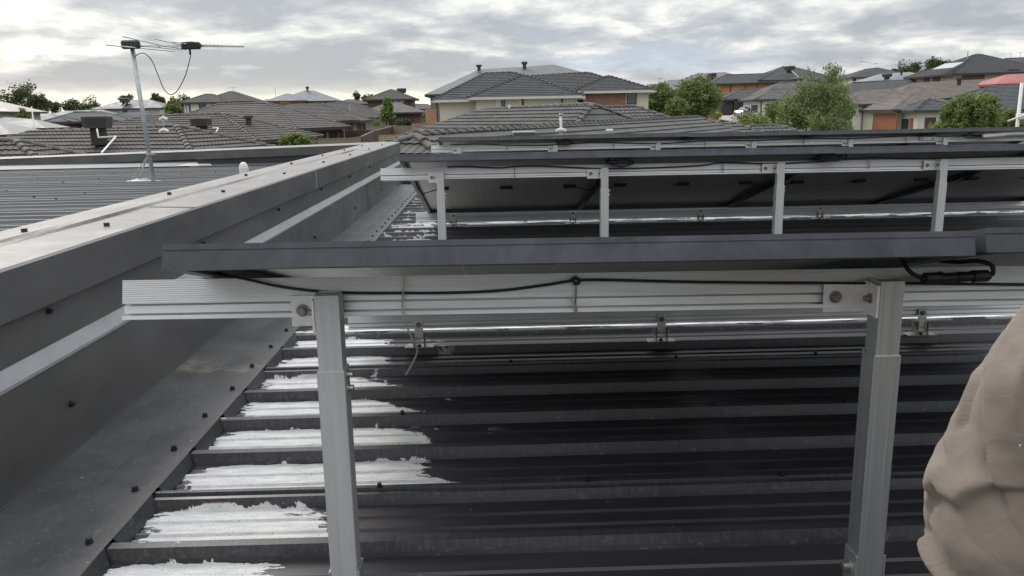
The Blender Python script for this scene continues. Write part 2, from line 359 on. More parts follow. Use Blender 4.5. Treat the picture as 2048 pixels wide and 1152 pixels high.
# ------------------------------------------------------------------ helpers
class MB:
    def __init__(s): s.v = []; s.f = []; s.mi = []; s.cur = 0
    def add(s, vs, fs):
        o = len(s.v); s.v += [tuple(v) for v in vs]; s.f += [tuple(i + o for i in f) for f in fs]; s.mi += [s.cur] * len(fs)
    def box(s, a, b, M=None):
        x0, y0, z0 = a; x1, y1, z1 = b
        vs = [Vector(p) for p in ((x0, y0, z0), (x1, y0, z0), (x1, y1, z0), (x0, y1, z0), (x0, y0, z1), (x1, y0, z1), (x1, y1, z1), (x0, y1, z1))]
        if M is not None: vs = [M @ v for v in vs]
        s.add(vs, [(0, 3, 2, 1), (4, 5, 6, 7), (0, 1, 5, 4), (1, 2, 6, 5), (2, 3, 7, 6), (3, 0, 4, 7)])
    def bar(s, p, q, w, h, up=(0, 0, 1)):
        p, q = Vector(p), Vector(q); d = (q - p).normalized(); sd_ = d.cross(Vector(up))
        if sd_.length < 1e-4: sd_ = d.cross(Vector((1, 0, 0)))
        sd_.normalize(); u = sd_.cross(d)
        vs = [e + sd_ * a * w / 2 + u * b * h / 2 for e in (p, q) for a, b in ((-1, -1), (1, -1), (1, 1), (-1, 1))]
        s.add(vs, [(0, 1, 2, 3), (7, 6, 5, 4), (0, 4, 5, 1), (1, 5, 6, 2), (2, 6, 7, 3), (3, 7, 4, 0)])
    def tube(s, pts, r, n=8, cap=True):
        pts = [Vector(p) for p in pts]; rs = r if isinstance(r, (list, tuple)) else [r] * len(pts)
        o = len(s.v); ref = None
        for i, p in enumerate(pts):
            d = (pts[min(i + 1, len(pts) - 1)] - pts[max(i - 1, 0)]).normalized()
            if ref is None: ref = d.cross(Vector((0, 0, 1))) if abs(d.z) < .9 else d.cross(Vector((1, 0, 0)))
            a = (ref - d * ref.dot(d)).normalized(); b = d.cross(a); ref = a
            s.v += [tuple(p + (a * math.cos(2 * math.pi * k / n) + b * math.sin(2 * math.pi * k / n)) * rs[i]) for k in range(n)]
        for i in range(len(pts) - 1):
            for k in range(n):
                s.f.append((o + i * n + k, o + i * n + (k + 1) % n, o + (i + 1) * n + (k + 1) % n, o + (i + 1) * n + k)); s.mi.append(s.cur)
        if cap:
            s.f.append(tuple(o + k for k in reversed(range(n)))); s.mi.append(s.cur)
            e = o + (len(pts) - 1) * n; s.f.append(tuple(e + k for k in range(n))); s.mi.append(s.cur)
    def prism(s, prof, x0, x1, M=None):
        """closed (y,z) profile swept along x"""
        n = len(prof); vs = [Vector((x0, y, z)) for y, z in prof] + [Vector((x1, y, z)) for y, z in prof]
        if M is not None: vs = [M @ v for v in vs]
        s.add(vs, [(i, (i + 1) % n, n + (i + 1) % n, n + i) for i in range(n)] + [tuple(range(n - 1, -1, -1)), tuple(range(n, 2 * n))])
    def sheet(s, a, b, c, d, th=0.0):
        a, b, c, d = map(Vector, (a, b, c, d)); n = (b - a).cross(d - a).normalized() * th
        if th: s.add([a, b, c, d, a - n, b - n, c - n, d - n], [(0, 1, 2, 3), (7, 6, 5, 4), (0, 4, 5, 1), (1, 5, 6, 2), (2, 6, 7, 3), (3, 7, 4, 0)])
        else: s.add([a, b, c, d], [(0, 1, 2, 3)])
    def build(s, name, mat, parent=None, smooth=False, bevel=0.0, loc=None):
        me = bpy.data.meshes.new(name); me.from_pydata(s.v, [], s.f)
        for m in (mat if isinstance(mat, (list, tuple)) else [mat]): me.materials.append(MATS[m])
        me.polygons.foreach_set('material_index', s.mi); me.update()
        bm = bmesh.new(); bm.from_mesh(me); bmesh.ops.recalc_face_normals(bm, faces=bm.faces)
        if bevel: bmesh.ops.bevel(bm, geom=bm.edges[:], offset=bevel, segments=1, affect='EDGES', clamp_overlap=True)
        bm.to_mesh(me); bm.free()
        if smooth: me.polygons.foreach_set('use_smooth', [True] * len(me.polygons))
        o = bpy.data.objects.new(name, me); COL.objects.link(o)
        if parent is not None: o.parent = parent
        if loc is not None: o.location = loc
        return o

def tag(o, label=None, cat=None, group=None, kind=None):
    if label: o['label'] = label
    if cat: o['category'] = cat
    if group: o['group'] = group
    if kind: o['kind'] = kind
    return o
def thing(name, label, cat, loc=(0, 0, 0), group=None):
    o = bpy.data.objects.new(name, None); COL.objects.link(o); o.location = loc; o.empty_display_size = .2
    return tag(o, label, cat, group)
def copy_tree(o, parent=None):
    c = o.copy(); COL.objects.link(c)
    if parent is not None: c.parent = parent
    for ch in list(o.children): copy_tree(ch, c)
    return c
def bez(pts, n=8):
    """Catmull-Rom through the points"""
    P = [Vector(p) for p in pts]; P = [P[0] * 2 - P[1]] + P + [P[-1] * 2 - P[-2]]; out = []
    for i in range(1, len(P) - 2):
        for k in range(n):
            u = k / n; a, b, c, d = P[i - 1:i + 3]
            out.append(.5 * ((2 * b) + (c - a) * u + (2 * a - 5 * b + 4 * c - d) * u * u + (3 * b - a - 3 * c + d) * u ** 3))
    return out + [P[-2]]
def hexbolt(mb, p, axis, r, h):
    p = Vector(p); a = Vector(axis).normalized()
    mb.tube([p, p + a * h * .25], r * 1.35, 14); mb.tube([p + a * h * .24, p + a * h], r, 6)
def capbolt(mb, p, axis, r, h):
    p = Vector(p); a = Vector(axis).normalized()
    mb.tube([p, p + a * h * .2], r * 1.6, 20); mb.tube([p + a * h * .19, p + a * h * .95, p + a * h], [r, r, r * .88], 18)

# ------------------------------------------------------------------ ground and street
def gz(y): return max(0.0, min(4.7, (y - 12) * .042))
def build_ground():
    mb = MB(); ys = [-300, -60, 0, 12, 30, 60, 90, 124, 200, 500, 1500, 5000]; xs = [-4000, -1000, -300, -100, -30, 0, 30, 100, 300, 1000, 4000]
    vs = [(x, y, gz(y)) for y in ys for x in xs]; n = len(xs)
    mb.add(vs, [(j * n + i, j * n + i + 1, (j + 1) * n + i + 1, (j + 1) * n + i) for j in range(len(ys) - 1) for i in range(n - 1)])
    tag(mb.build('ground', 'ground'), kind='structure')
    mb = MB()
    for a, b in ((95, 124), (124, 200)):
        mb.add([(38, a, gz(a) + .02), (46, a, gz(a) + .02), (46 + (b - a) * .1, b, gz(b) + .02), (38 + (b - a) * .1, b, gz(b) + .02)], [(0, 1, 2, 3)])
    tag(mb.build('road', 'asphalt'), kind='structure')
    mb = MB(); mb.box((33, 108, 3.9), (38, 124, gz(116) + .16)); tag(mb.build('pavement', 'concrete'), kind='structure')
build_ground()

# ------------------------------------------------------------------ the metal roofed building we stand on
RT_Z, PAN_Z = 4.68, 4.651
def build_own():
    T = thing('building', 'dark grey metal roofed building in the foreground with a long capped parapet', 'building', (0, 4, 0))
    T.location = (0, 0, 0)
    # ribbed sheet: profile along y
    def ribs(name, mat, x0, x1, y0, y1, zt, first, sx):
        prof = []; pitch = .229; h = .029
        k = math.floor((y0 - first) / pitch); y = first + k * pitch
        while y < y1:
            yy = y
            prof += [(yy - .021, -h), (yy - .012, 0), (yy + .012, 0), (yy + .021, -h)]
            if (round((yy - first) / pitch) % 4) == 1:       # side lap: the next sheet's edge rides over this rib
                prof[-4:] = [(yy - .030, -h), (yy - .022, -.006), (yy - .012, -.005), (yy - .010, -.012), (yy - .004, -.012), (yy - .001, 0), (yy + .012, 0), (yy + .021, -h)]
            prof += [(yy + .080, -h), (yy + .085, -h + .0050), (yy + .093, -h + .0050), (yy + .098, -h), (yy + .136, -h), (yy + .141, -h + .0050), (yy + .149, -h + .0050), (yy + .154, -h)]
            y += pitch
        prof = [p for p in prof if y0 <= p[0] <= y1]
        xs = [x0 + (x1 - x0) * i / sx for i in range(sx + 1)]
        vs = [(x, p[0], zt + p[1] + .0012 * math.sin(x * 2.1 + p[0] * 3)) for x in xs for p in prof]; n = len(prof)
        mb = MB(); mb.add(vs, [(i * n + j, (i + 1) * n + j, (i + 1) * n + j + 1, i * n + j + 1) for i in range(sx) for j in range(n - 1)])
        return mb.build(name, mat, T)
    main = ribs('roof_sheet', 'roof_sheet', -.80, 7.5, -1.4, 10.0, RT_Z, 1.478, 40)
    left = ribs('roof_sheet', 'roof_sheet_left', -16, -1.40, -1.4, 10.85, 4.9, 4.73, 30)
    tag(left, 'mid grey ribbed sheet on the far side of the parapet')
    # screws in the sheet
    for (px, py) in ((758, 977), (806, 823), (1565, 953), (1426, 811), (1352, 716), (1700, 812), (1020, 706), (1640, 716), (1240, 822), (1180, 975)):
        p = PZ(px, py, RT_Z); k = round((p.y - 1.478) / .229)
        mb = MB(); hexbolt(mb, (p.x, 1.478 + k * .229, RT_Z), (0, 0, 1), .0055, .009); mb.build('screw', 'screw', main)
    rnd = random.Random(4)
    for (px, py) in ((18, 381), (58, 396), (119, 397), (171, 387), (83, 356), (120, 366), (10, 342), (27, 340), (85, 338), (235, 345), (140, 340), (200, 357), (362, 349), (430, 345), (560, 336)):
        p = PZ(px, py, 4.9); k = round((p.y - 4.73) / .229)
        if p.y < 10.8: mb = MB(); hexbolt(mb, (p.x, 4.73 + k * .229, 4.9), (0, 0, 1), .0065, .010); mb.build('screw', 'screw', left)
    # edge flashing with notched downturn
    mb = MB(); xe = -.765; zf = RT_Z + .006
    ys = [-.6 + i * .229 / 4 for i in range(int(10.7 / .229 * 4))]
    x_in = -1.055
    vs = []
    for y in ys:
        w = .0015 * math.sin(y * 9) + .001 * math.sin(y * 23); vs += [(x_in, y, zf + .004), ((x_in + xe) / 2, y, zf - .003 + w), (xe, y, zf + w * .3)]
    mb.add(vs, [(3 * i + a, 3 * i + a + 1, 3 * i + 4 + a, 3 * i + 3 + a) for i in range(len(ys) - 1) for a in (0, 1)])
    y = 1.478 - 9 * .229
    while y < 9.95:
        mb.sheet((xe, y + .018, zf), (xe, y + .229 - .020, zf), (xe + .012, y + .229 - .031, PAN_Z + .003), (xe + .012, y + .030, PAN_Z + .003), .0015)
        y += .229
    fl = mb.build('edge_flashing', 'flashing', T)
    y = 1.478 - 5 * .229; i = 0
    while y < 9.9:
        mb = MB(); hexbolt(mb, (-.80 - .012 * rnd.random(), y + .005, zf), (0, 0, 1), .0062, .010); mb.build('screw', 'screw', fl); y += .229; i += 1
    # parapet: a wall clad in two sheets, ledge and capping
    y0, y1 = -2.0, 10.05
    P = MB()
    P.box((-1.40, y0, 3.9), (-1.078, y1, 5.17)); P.box((-1.0785, y0, 4.972), (-1.074, y1, 5.08))
    pw = P.build('parapet_wall', 'parapet', T)
    L = MB(); L.prism([(0, 4.970), (.024, 4.938), (.024, 4.930), (.0, 4.930)], y0, y1 - .02, Matrix(((0, 1, 0, -1.0765), (1, 0, 0, 0), (0, 0, 1, 0), (0, 0, 0, 1))))
    L.build('ledge', 'ledge', T)
    L = MB(); L.box((-1.0765, y0, 4.60), (-1.056, y1 - .02, 4.9285)); L.box((-1.058, y0, 4.676), (-1.053, y1 - .02, 4.694))
    lw = L.build('lower_cladding', 'parapet', T)
    for (px, py) in ((107, 622), (627, 474), (737, 427)) :
        p = PX(px, py, -1.06); 
    for Y, z, q in ((1.937, 5.053, pw), (3.03, 5.046, pw), (4.15, 5.046, pw), (5.25, 5.05, pw), (6.35, 5.05, pw), (7.45, 5.05, pw), (1.946, 4.812, lw), (3.30, 4.80, lw), (4.87, 4.796, lw), (6.4, 4.80, lw), (8.0, 4.80, lw)):
        mb = MB(); hexbolt(mb, (-1.074 if q is pw else -1.056, Y, z), (1, 0, 0), .0065, .012); mb.build('screw', 'screw', q)
    # capping: wavy folded top, front drip
    ys = [y0 + i * .1 for i in range(int((y1 - y0) / .1) + 1)]
    def cap(name, prof, mat, wob):
        mb = MB(); n = len(prof); vs = []
        for y in ys:
            for k, (x, z) in enumerate(prof):
                w = wob[k] * (math.sin(y * 1.7 + k) + .6 * math.sin(y * 3.9 + 2 * k))
                vs.append((x + w, y, z + w * .35))
        mb.add(vs, [(i * n + j, i * n + j + 1, (i + 1) * n + j + 1, (i + 1) * n + j) for i in range(len(ys) - 1) for j in range(n - 1)])
        mb.add([vs[-n + k] for k in range(n)], [tuple(range(n))]); return mb.build(name, mat, T)
    front = cap('cap_front', [(-1.060, 5.190), (-1.052, 5.186), (-1.052, 5.076), (-1.060, 5.070), (-1.072, 5.073)], 'parapet', [0, 0, 0, 0, 0])
    top = cap('cap_top', [(-1.0605, 5.1905), (-1.225, 5.197), (-1.238, 5.2035), (-1.262, 5.2045), (-1.274, 5.196), (-1.452, 5.186), (-1.458, 5.10)], 'cap_top', [0, .004, .010, .010, .004, 0, 0])
    for k in range(9):
        for X, Yo in ((-1.345, 2.38 - 1.09), (-1.138, 2.44 - 1.09)):
            Y = Yo + 1.09 * k
            if Y < 9.95: mb = MB(); hexbolt(mb, (X + rnd.uniform(-.01, .01), Y + rnd.uniform(-.03, .03), 5.189), (0, 0, 1), .0085, .014); mb.build('screw', 'screw', top)
    mb = MB(); mb.bar((-1.0515, 5.02, 5.075), (-1.0515, 5.02, 5.186), .012, .0025, (1, 0, 0)); mb.build('cap_joint', 'aluminium_dull', front)
    for Y in (2.93, 7.6):
        mb = MB(); mb.sheet((-1.063, Y, 5.1925), (-1.063, Y + .03, 5.1925), (-1.22, Y + .03, 5.1985), (-1.22, Y, 5.1985), .001); mb.build('cap_joint', 'parapet', top)
    for Y in (3.86, 7.1):
        mb = MB(); mb.box((-1.0562, Y, 4.697), (-1.0545, Y + .004, 4.9283)); mb.build('lap_joint', 'parapet_dark', lw)
    # far cross parapets
    def cross(ya, xa, za, xb, zb, wall_z, yb):
        mb = MB(); th = .34
        mb.add([(xa, ya, wall_z), (xb, ya, wall_z), (xb, ya, zb - .02), (xa, ya, za - .02), (xa, yb, wall_z), (xb, yb, wall_z), (xb, yb, zb - .02), (xa, yb, za - .02)],
               [(0, 1, 2, 3), (5, 4, 7, 6), (3, 2, 6, 7), (4, 0, 3, 7), (1, 5, 6, 2)])
        w = mb.build('cross_parapet_wall', 'parapet_dark', T)
        mb = MB()
        f = [(ya - .03, -.10), (ya - .03, 0), (yb + .03, .012), (yb + .03, -.1)]
        vs = [(xa, y, za + z) for y, z in f] + [(xb, y, zb + z) for y, z in f]
        mb.add(vs, [(0, 1, 5, 4), (2, 3, 7, 6), (0, 3, 2, 1), (4, 5, 6, 7)]); mb.build('cross_parapet_face', 'parapet', w)
        mb = MB(); g = [(ya - .033, .003), (ya - .033, .009), (yb + .033, .021), (yb + .033, .015)]
        vs = [(xa - .003, y, za + z) for y, z in g] + [(xb + .003, y, zb + z) for y, z in g]
        mb.add(vs, [(0, 1, 5, 4), (1, 2, 6, 5), (2, 3, 7, 6), (3, 0, 4, 7), (0, 3, 2, 1), (4, 5, 6, 7)]); mb.build('cross_parapet_cap', 'cap_top', w)
    cross(11.6, -16, 4.82, -3.86, 5.065, 3.8, 11.95)
    cross(11.0, -3.86, 5.083, -1.46, 5.136, 3.8, 11.38)
    mb = MB(); mb.sheet((-16, 10.86, 4.906), (-3.9, 10.86, 4.906), (-3.9, 11.6, 4.93), (-16, 11.6, 4.93), .004)
    mb.sheet((-3.9, 10.80, 4.904), (-1.46, 10.80, 4.904), (-1.46, 11.0, 4.92), (-3.9, 11.0, 4.92), .004)
    mb.build('apron_flashing', 'roof_sheet_left', T)
    mb = MB(); mb.box((-1.05, 9.98, 4.3), (7.5, 10.12, 4.735)); mb.build('rear_upstand', 'parapet_dark', T)
    mb = MB(); mb.sheet((-4.1, 10.83, 4.912), (-3.62, 10.83, 4.912), (-3.70, 11.02, 4.93), (-4.0, 11.02, 4.93), .003); mb.build('silicone_patch', 'concrete', T)
    mb = MB(); mb.box((-15.9, -1.3, -.2), (7.4, 11.9, 3.95)); mb.box((-1.2, -1.3, 3.9), (7.4, 9.95, 4.58)); mb.box((-15.9, -1.3, 3.9), (-1.5, 10.8, 4.80)); mb.build('wall', 'brick_brown', T)
build_own()

# vent pipe on the left sheet
def vent_pipe():
    p = Vector((-2.615, 8.83, 4.86)); T = thing('vent_pipe', 'small white plastic vent cowl standing on the grey ribbed roof beside the parapet', 'vent pipe', p)
    mb = MB(); mb.tube([(0, 0, 0), (0, 0, .085)], .041, 20); mb.build('pipe', 'white_pvc', T, True)
    mb = MB(); mb.tube([(0, 0, .070), (0, 0, .13), (0, 0, .165), (0, 0, .185), (0, 0, .188)], [.049, .049, .038, .022, .010], 20); mb.build('cowl', 'white_pvc', T, False)
vent_pipe()

# ------------------------------------------------------------------ solar array
TILT = math.atan(.425 / 1.6)
PL, PWD, PT = 1.90, 1.134, .035
def make_panel():
    """origin: middle of the high edge's top line; local x along the row, y down the slope, z normal"""
    T = thing('solar_module', 'x', 'solar panel', group='tilted solar panels standing in rows on the roof')
    w = PWD / 2; f = MB()
    def side(a, b, inn):
        pass
    # high and low frame bars carry a line groove near the top of the outer face
    for y0, s in ((0, 1), (PL, -1)):
        prof = [(y0, -PT), (y0, -.0105), (y0 + s * .0012, -.0100), (y0 + s * .0012, -.0088), (y0, -.0082), (y0, 0), (y0 + s * .010, 0), (y0 + s * .010, -PT + .002), (y0 + s * .028, -PT + .002), (y0 + s * .028, -PT)]
        f.prism(prof, -w, w)
    for s in (-1, 1):
        M = Matrix(((0, 1, 0, 0), (1, 0, 0, 0), (0, 0, 1, 0), (0, 0, 0, 1)))
        prof = [(s * w, -PT), (s * w, 0), (s * (w - .010), 0), (s * (w - .010), -PT + .002), (s * (w - .024), -PT + .002), (s * (w - .024), -PT)]
        f.prism(prof, .0101, PL - .0101, M)
    f.build('frame', 'panel_frame', T)
    g = MB(); g.box((-w + .009, .009, -.006), (w - .009, PL - .009, -.0015)); g.build('cell_glass', 'cell_glass', T)
    g = MB(); g.box((0, 0, 0), (2 * w - .0202, PL - .0202, .0012)); g.build('backsheet', 'backsheet', T, loc=(-w + .0101, .0101, -.0075))
    for k, x in enumerate((-.40, 0, .40)):
        j = MB(); j.box((x - .038, .928, -.024), (x + .038, .972, -.0078)); j.build('junction_box', 'black_plastic', T, bevel=.003)
    l = MB(); l.box((-.045, 1.00, -.0084), (.045, 1.04, -.0078)); l.build('rating_sticker', 'label_grey', T)
    for s, x in ((-1, -.40), (1, .40)):
        c = MB(); c.tube(bez([(x, .955, -.018), (x + s * .06, .96, -.025), (x + s * .115, .93, -.045), (x + s * .140, .82, -.045), (x + s * .143, .6, -.030), (x + s * .143, .35, -.028)]), .0030, 6); c.build('lead', 'black_rubber', T, True)
    return T
ROWS = [  # y, z of high edge, panel x edges
    (1.115, 5.327, [-.462, .683, 1.83, 2.977]),
    (4.22, 5.305, [-.445, .672, 1.80, 2.93, 4.06]),
    (7.32, 5.308, [-.418, .682, 1.79, 2.93, 4.02, 5.13]),
]
def rowM(x, y, z):
    c, s = math.cos(TILT), math.sin(TILT)
    return Matrix(((1, 0, 0, x), (0, c, s, y), (0, -s, c, z), (0, 0, 0, 1)))
LAB = {0: ['close-up dark panel whose long frame edge spans the middle of the photo', 'dark panel just right of the close-up one, cut by the frame edge behind the sleeve', 'x'],
       1: ['leftmost panel of the second row, its underside seen between first two posts', 'second panel from the left in the second row', 'third panel from the left in the second row', 'rightmost visible panel of the second row'],
       2: ['leftmost panel of the farthest row, nearest the parapet', 'second panel from the left in the farthest row', 'third panel from the left in the farthest row', 'fourth panel from the left in the farthest row', 'fifth and rightmost panel of the farthest row, above the pale conduit']}
proto = make_panel(); first = True
for r, (y, z, xs) in enumerate(ROWS):
    for k in range(len(xs) - 1):
        if r == 0 and k == 2: continue
        o = proto if first else copy_tree(proto); first = False
        dz = [.0, .002, 0, 0, 0][k]
        o.matrix_world = rowM((xs[k] + xs[k + 1]) / 2, y + (0 if k != 1 or r else -.004), z + dz + .002 * math.sin(k * 5 + r))
        if r == 0: o.matrix_world = (rowM(.683 - PWD / 2, y, z + .0035) if k == 0 else rowM(.699 + PWD / 2, y, z + .0035)) @ Matrix.Rotation(.0046 if k == 0 else .002, 4, 'Y')
        o['label'] = LAB[r][k]

def rail(x0, x1, yf, ztop, slope, label):
    """front (camera side) face at yf, top at ztop; extruded aluminium with a ribbed face, a slot and a bottom lip"""
    prof = [(.040, .062), (.0, .062)]
    z = .062
    for k in range(11):
        prof += [(.0, z - .0016), (.0016, z - .0020), (.0016, z - .0031), (.0, z - .0034)]; z -= .0034
    prof += [(.0, .0248), (.020, .0248), (.020, .0225), (.008, .0218), (.008, .0098), (.020, .0094), (.020, .0066), (.0, .0060), (0, 0), (.040, 0)]
    mb = MB(); L = x1 - x0; mb.prism(prof, 0, L)
    o = mb.build('mounting_rail', 'aluminium', None); o.location = (x0, yf - .006, ztop - .060); o.rotation_euler = (-TILT, -slope, 0)
    return tag(o, label, 'rail', 'aluminium rails carrying the panels')
ZR = [5.250, 5.233, 5.236]; YR = [1.252, 4.315, 7.42]
rail(-.578, 3.2, YR[0], 5.2555, -.0065, 'bright ribbed aluminium rail right below the close-up panel edge')
rail(-.566, 5.0, YR[1], 5.2325, -.002, 'upper aluminium rail of the second row, behind the tall posts')
rail(-.507, 6.2, YR[2], 5.2365, .0012, 'upper aluminium rail of the farthest row, its left end over the tiled roof')
rail(-.515, 3.2, 2.835, 4.811, 0, 'lower aluminium rail behind the close-up panel, near the roof sheet')
rail(-.547, 5.0, 6.06, 4.789, .004, 'lower aluminium rail at the foot of the second row')
rail(-.52, 6.2, 9.14, 4.80, .004, 'lower aluminium rail at the foot of the farthest row, hidden behind the second row')

def make_post(x, y, ztop, zj, mat, label, big):
    """two telescoping square tubes, bolted L plate at the top, U foot at the base"""
    T = thing('support_post', label, 'post', (x, y, RT_Z), 'telescoping square posts holding up the rails')
    a, b = .0185, .0215; h = ztop - RT_Z; j = zj - RT_Z
    mb = MB()
    for (x0, x1, y0, y1) in ((-a, a, -a, -a + .002), (-a, a, a - .002, a), (-a, -a + .002, -a + .002, a - .002), (a - .002, a, -a + .002, a - .002)): mb.box((x0, y0, j - .05), (x1, y1, h))
    mb.box((-a + .002, -a + .002, h - .006), (a - .002, a - .002, h - .002)); mb.build('inner_tube', mat, T)
    mb = MB(); mb.box((-b, -b, .03), (b, b, j)); mb.build('outer_tube', mat, T, bevel=.0012)
    for z in (j - .012, j - .034):
        mb = MB(); capbolt(mb, (b, 0, z), (1, 0, 0), .0048, .009); mb.build('bolt', 'steel', T, False)
    # L plate: one leg on the rail, one along the post's left side
    zc = h - .032; P = MB()
    yr = a + .010
    w = .043 if not big else .066
    P.box((-a - .0035 - w, yr - .0035, zc - .026), (-a - .0045, yr, zc + .024)); P.box((-a - .0045, -a - .001, zc - .026), (-a - .0008, yr, zc + .026))
    br = P.build('angle_plate', 'plate', T, bevel=.0008)
    mb = MB(); capbolt(mb, (-a - .004 - w + .019, yr - .0035, zc), (0, -1, 0), .0062, .011); mb.build('bolt', 'dark_steel', br)
    mb = MB(); capbolt(mb, (-a - .0045, .004, zc + .001), (-1, 0, 0), .005, .010); mb.build('bolt', 'dark_steel', br)
    F_ = MB(); F_.box((-b - .0035, -b, -.002), (-b - .0005, b, .095)); F_.box((b + .0005, -b, -.002), (b + .0035, b, .095)); F_.box((-b - .0035, -.05, -.004), (b + .0035, .05, -.0002))
    ft = F_.build('foot_plate', 'galvanised', T, bevel=.0006)
    mb = MB(); capbolt(mb, (-b - .0035, .0, .065), (-1, 0, 0), .007, .012); mb.build('bolt', 'steel', ft)
    mb = MB(); hexbolt(mb, (0, -.036, 0), (0, 0, 1), .006, .007); mb.build('bolt', 'screw', ft)
    return T
PX_ = [-.25, .613, 1.545, 2.415, 3.30, 4.17]
make_post(-.2495, 1.222, 5.236, 5.117, 'zinc_post', 'grey green square post in the left foreground, standing in the white coating remnants', False)
make_post(.6190, 1.222, 5.238, 5.120, 'aluminium_dull', 'bare aluminium square post in the right foreground next to the sleeve', True)
ords = ['first', 'second', 'third', 'fourth', 'fifth', 'sixth']
for k in range(5): make_post(PX_[k], 4.28, 5.212 + (.0, .004, .014, .014, .014)[k], 5.107, 'zinc_post' if k != 2 else 'zinc_post', f'{ords[k]} pale post from the left in the second row', k in (1, 2, 3))
for k in range(6): make_post(PX_[k], 7.39, 5.219, 5.09, 'zinc_post', f'{ords[k]} short post top from the left in the farthest row', False)

def make_foot(x, y, label, s=1):
    """rear rail foot: base plate on the rib, two cheek plates with a cross bolt, a tab bolted to the rail"""
    T = thing('rail_bracket', label, 'rail bracket', (x, y, RT_Z), 'small steel feet bolting the lower rails to the roof ribs')
    mb = MB(); mb.box((-.052, -.024, .0005), (.052, .020, .0045)); b = mb.build('base_plate', 'dark_steel', T, bevel=.0006)
    mb = MB(); hexbolt(mb, (0, -.004, .0045), (0, 0, 1), .006, .007); mb.build('screw', 'screw', b)
    for cx in (-.021, .017):
        mb = MB(); mb.box((cx, -.020, .0047), (cx + .004, .020, .050)); mb.build('cheek_plate', 'dark_steel', T, bevel=.0006)
    mb = MB(); mb.tube([(-.030, -.006, .036), (.030, -.006, .036)], .0038, 12); capbolt(mb, (-.021, -.006, .036), (-1, 0, 0), .0055, .008); mb.tube([(-.0165, -.006, .018), (.0165, -.006, .018)], .003, 10); mb.build('cross_bolt', 'steel', T)
    mb = MB(); mb.box((-.0155, -.008, .030), (.0155, -.0045, .100)); mb.box((-.0155, -.0155, .030), (-.0125, -.008, .052)); mb.box((.0125, -.0155, .030), (.0155, -.008, .052)); t_ = mb.build('rail_tab', 'plate', T, bevel=.0008)
    mb = MB(); capbolt(mb, (0, -.008, .084), (0, -1, 0), .0062, .009); mb.build('bolt', 'dark_steel', t_)
for k, x in enumerate((-.262, .617, 1.575)): make_foot(x, 2.838, f'{ords[k]} steel rail foot from the left under the close-up panel')
for k, x in enumerate((-.265, .632, 1.60, 2.51, 3.40)): make_foot(x, 6.065, f'{ords[k]} steel rail foot from the left in the second row')

def cable(name, pts, r, label, cat='cable', mat='black_rubber', n=8, parent=None):
    mb = MB(); mb.tube(bez(pts, 8), r, n); o = mb.build(name, mat, parent, True)
    if parent is None: tag(o, label, cat)
    return o
Yc = 1.247
def line(pxs, Y): return [PY(x, y, Y) for x, y in pxs]
cable('cable', [PY(430, 545, 1.30)] + line([(500, 560), (560, 573), (640, 583), (720, 586), (800, 586), (900, 585.5), (1000, 581), (1090, 570), (1150, 561), (1220, 560), (1400, 564), (1650, 566), (1850, 567), (2048, 569), (2300, 571)], Yc), .0024,
      'black cable sagging along the ribbed rail below the close-up panel')
def tie(pts, Y, w, label, group, up=(0, -1, 0), Yr=None):
    P = [PY(x, y, Y + (d if True else 0)) for x, y, d in pts]; P = bez(P, 6); mb = MB()
    for a, b in zip(P[:-1], P[1:]): mb.bar(a, b + (b - a) * .05, w * .62, .0007, up)
    o = mb.build('cable_tie', 'dark_steel'); return tag(o, label, 'cable tie', group)
gt = 'thin steel ties clipping cables to the rails'
tie([(808, 549, .0), (807, 575, -.004), (805, 610, -.006), (809, 640, -.01), (820, 668, -.012), (832, 690, -.012), (834, 705, -.012), (824, 728, -.012), (811, 750, -.012)], 1.248, .0048, 'long loose steel tie with its tail dangling below the rail at left', gt)
tie([(1152, 549, 0), (1152, 566, -.0045), (1152, 590, -.004), (1151, 606, -.002), (1153, 622, -.004), (1156, 640, -.006)], 1.248, .0048, 'steel tie knotted on the cable midway along the close-up rail', gt)
tie([(1140, 594, -.004), (1147, 608, -.008), (1153, 628, -.009), (1155, 639, -.008)], 1.248, .0045, 'short curled loose end of steel strip on the middle of the close-up rail', gt)
cable('cable_knot', line([(1143, 560), (1150, 556), (1158, 560), (1156, 567), (1147, 566)], Yc - .003), .0028, 'small black knot of cable wrap at the middle tie', 'cable wrap')

def connector():
    T = thing('cable_connector', 'chunky black cable connector hanging under the right end of the close-up panel', 'connector', PY(1910, 555, 1.225))
    o = T.location; q = lambda x, y, Y=1.225: PY(x, y, Y) - o
    a, b = q(1843, 557), q(1980, 551); d = (b - a)
    seg = lambda u, v, r, n=16: mb.tube([a + d * u, a + d * v], r, n)
    mb = MB(); seg(0, .05, .0060); seg(.04, .26, .0092, 10); seg(.26, .29, .0098); seg(.29, .52, .0072); mb.build('plug', 'black_plastic', T, False)
    mb = MB(); seg(.52, .55, .0085); seg(.55, .74, .0082); seg(.74, .78, .0098); seg(.78, .96, .0094, 10); seg(.95, 1.0, .0060); mb.build('socket', 'black_plastic', T, False)
    cable('lead', [q(1800, 515, 1.27), q(1808, 528, 1.24), q(1822, 545), q(1845, 557)], .0034, '', parent=T)
    cable('lead', [q(1978, 551), q(1986, 546, 1.222), q(1982, 530, 1.225), q(1955, 522, 1.24), q(1915, 524, 1.27), q(1880, 522, 1.33)], .0034, '', parent=T)
connector()

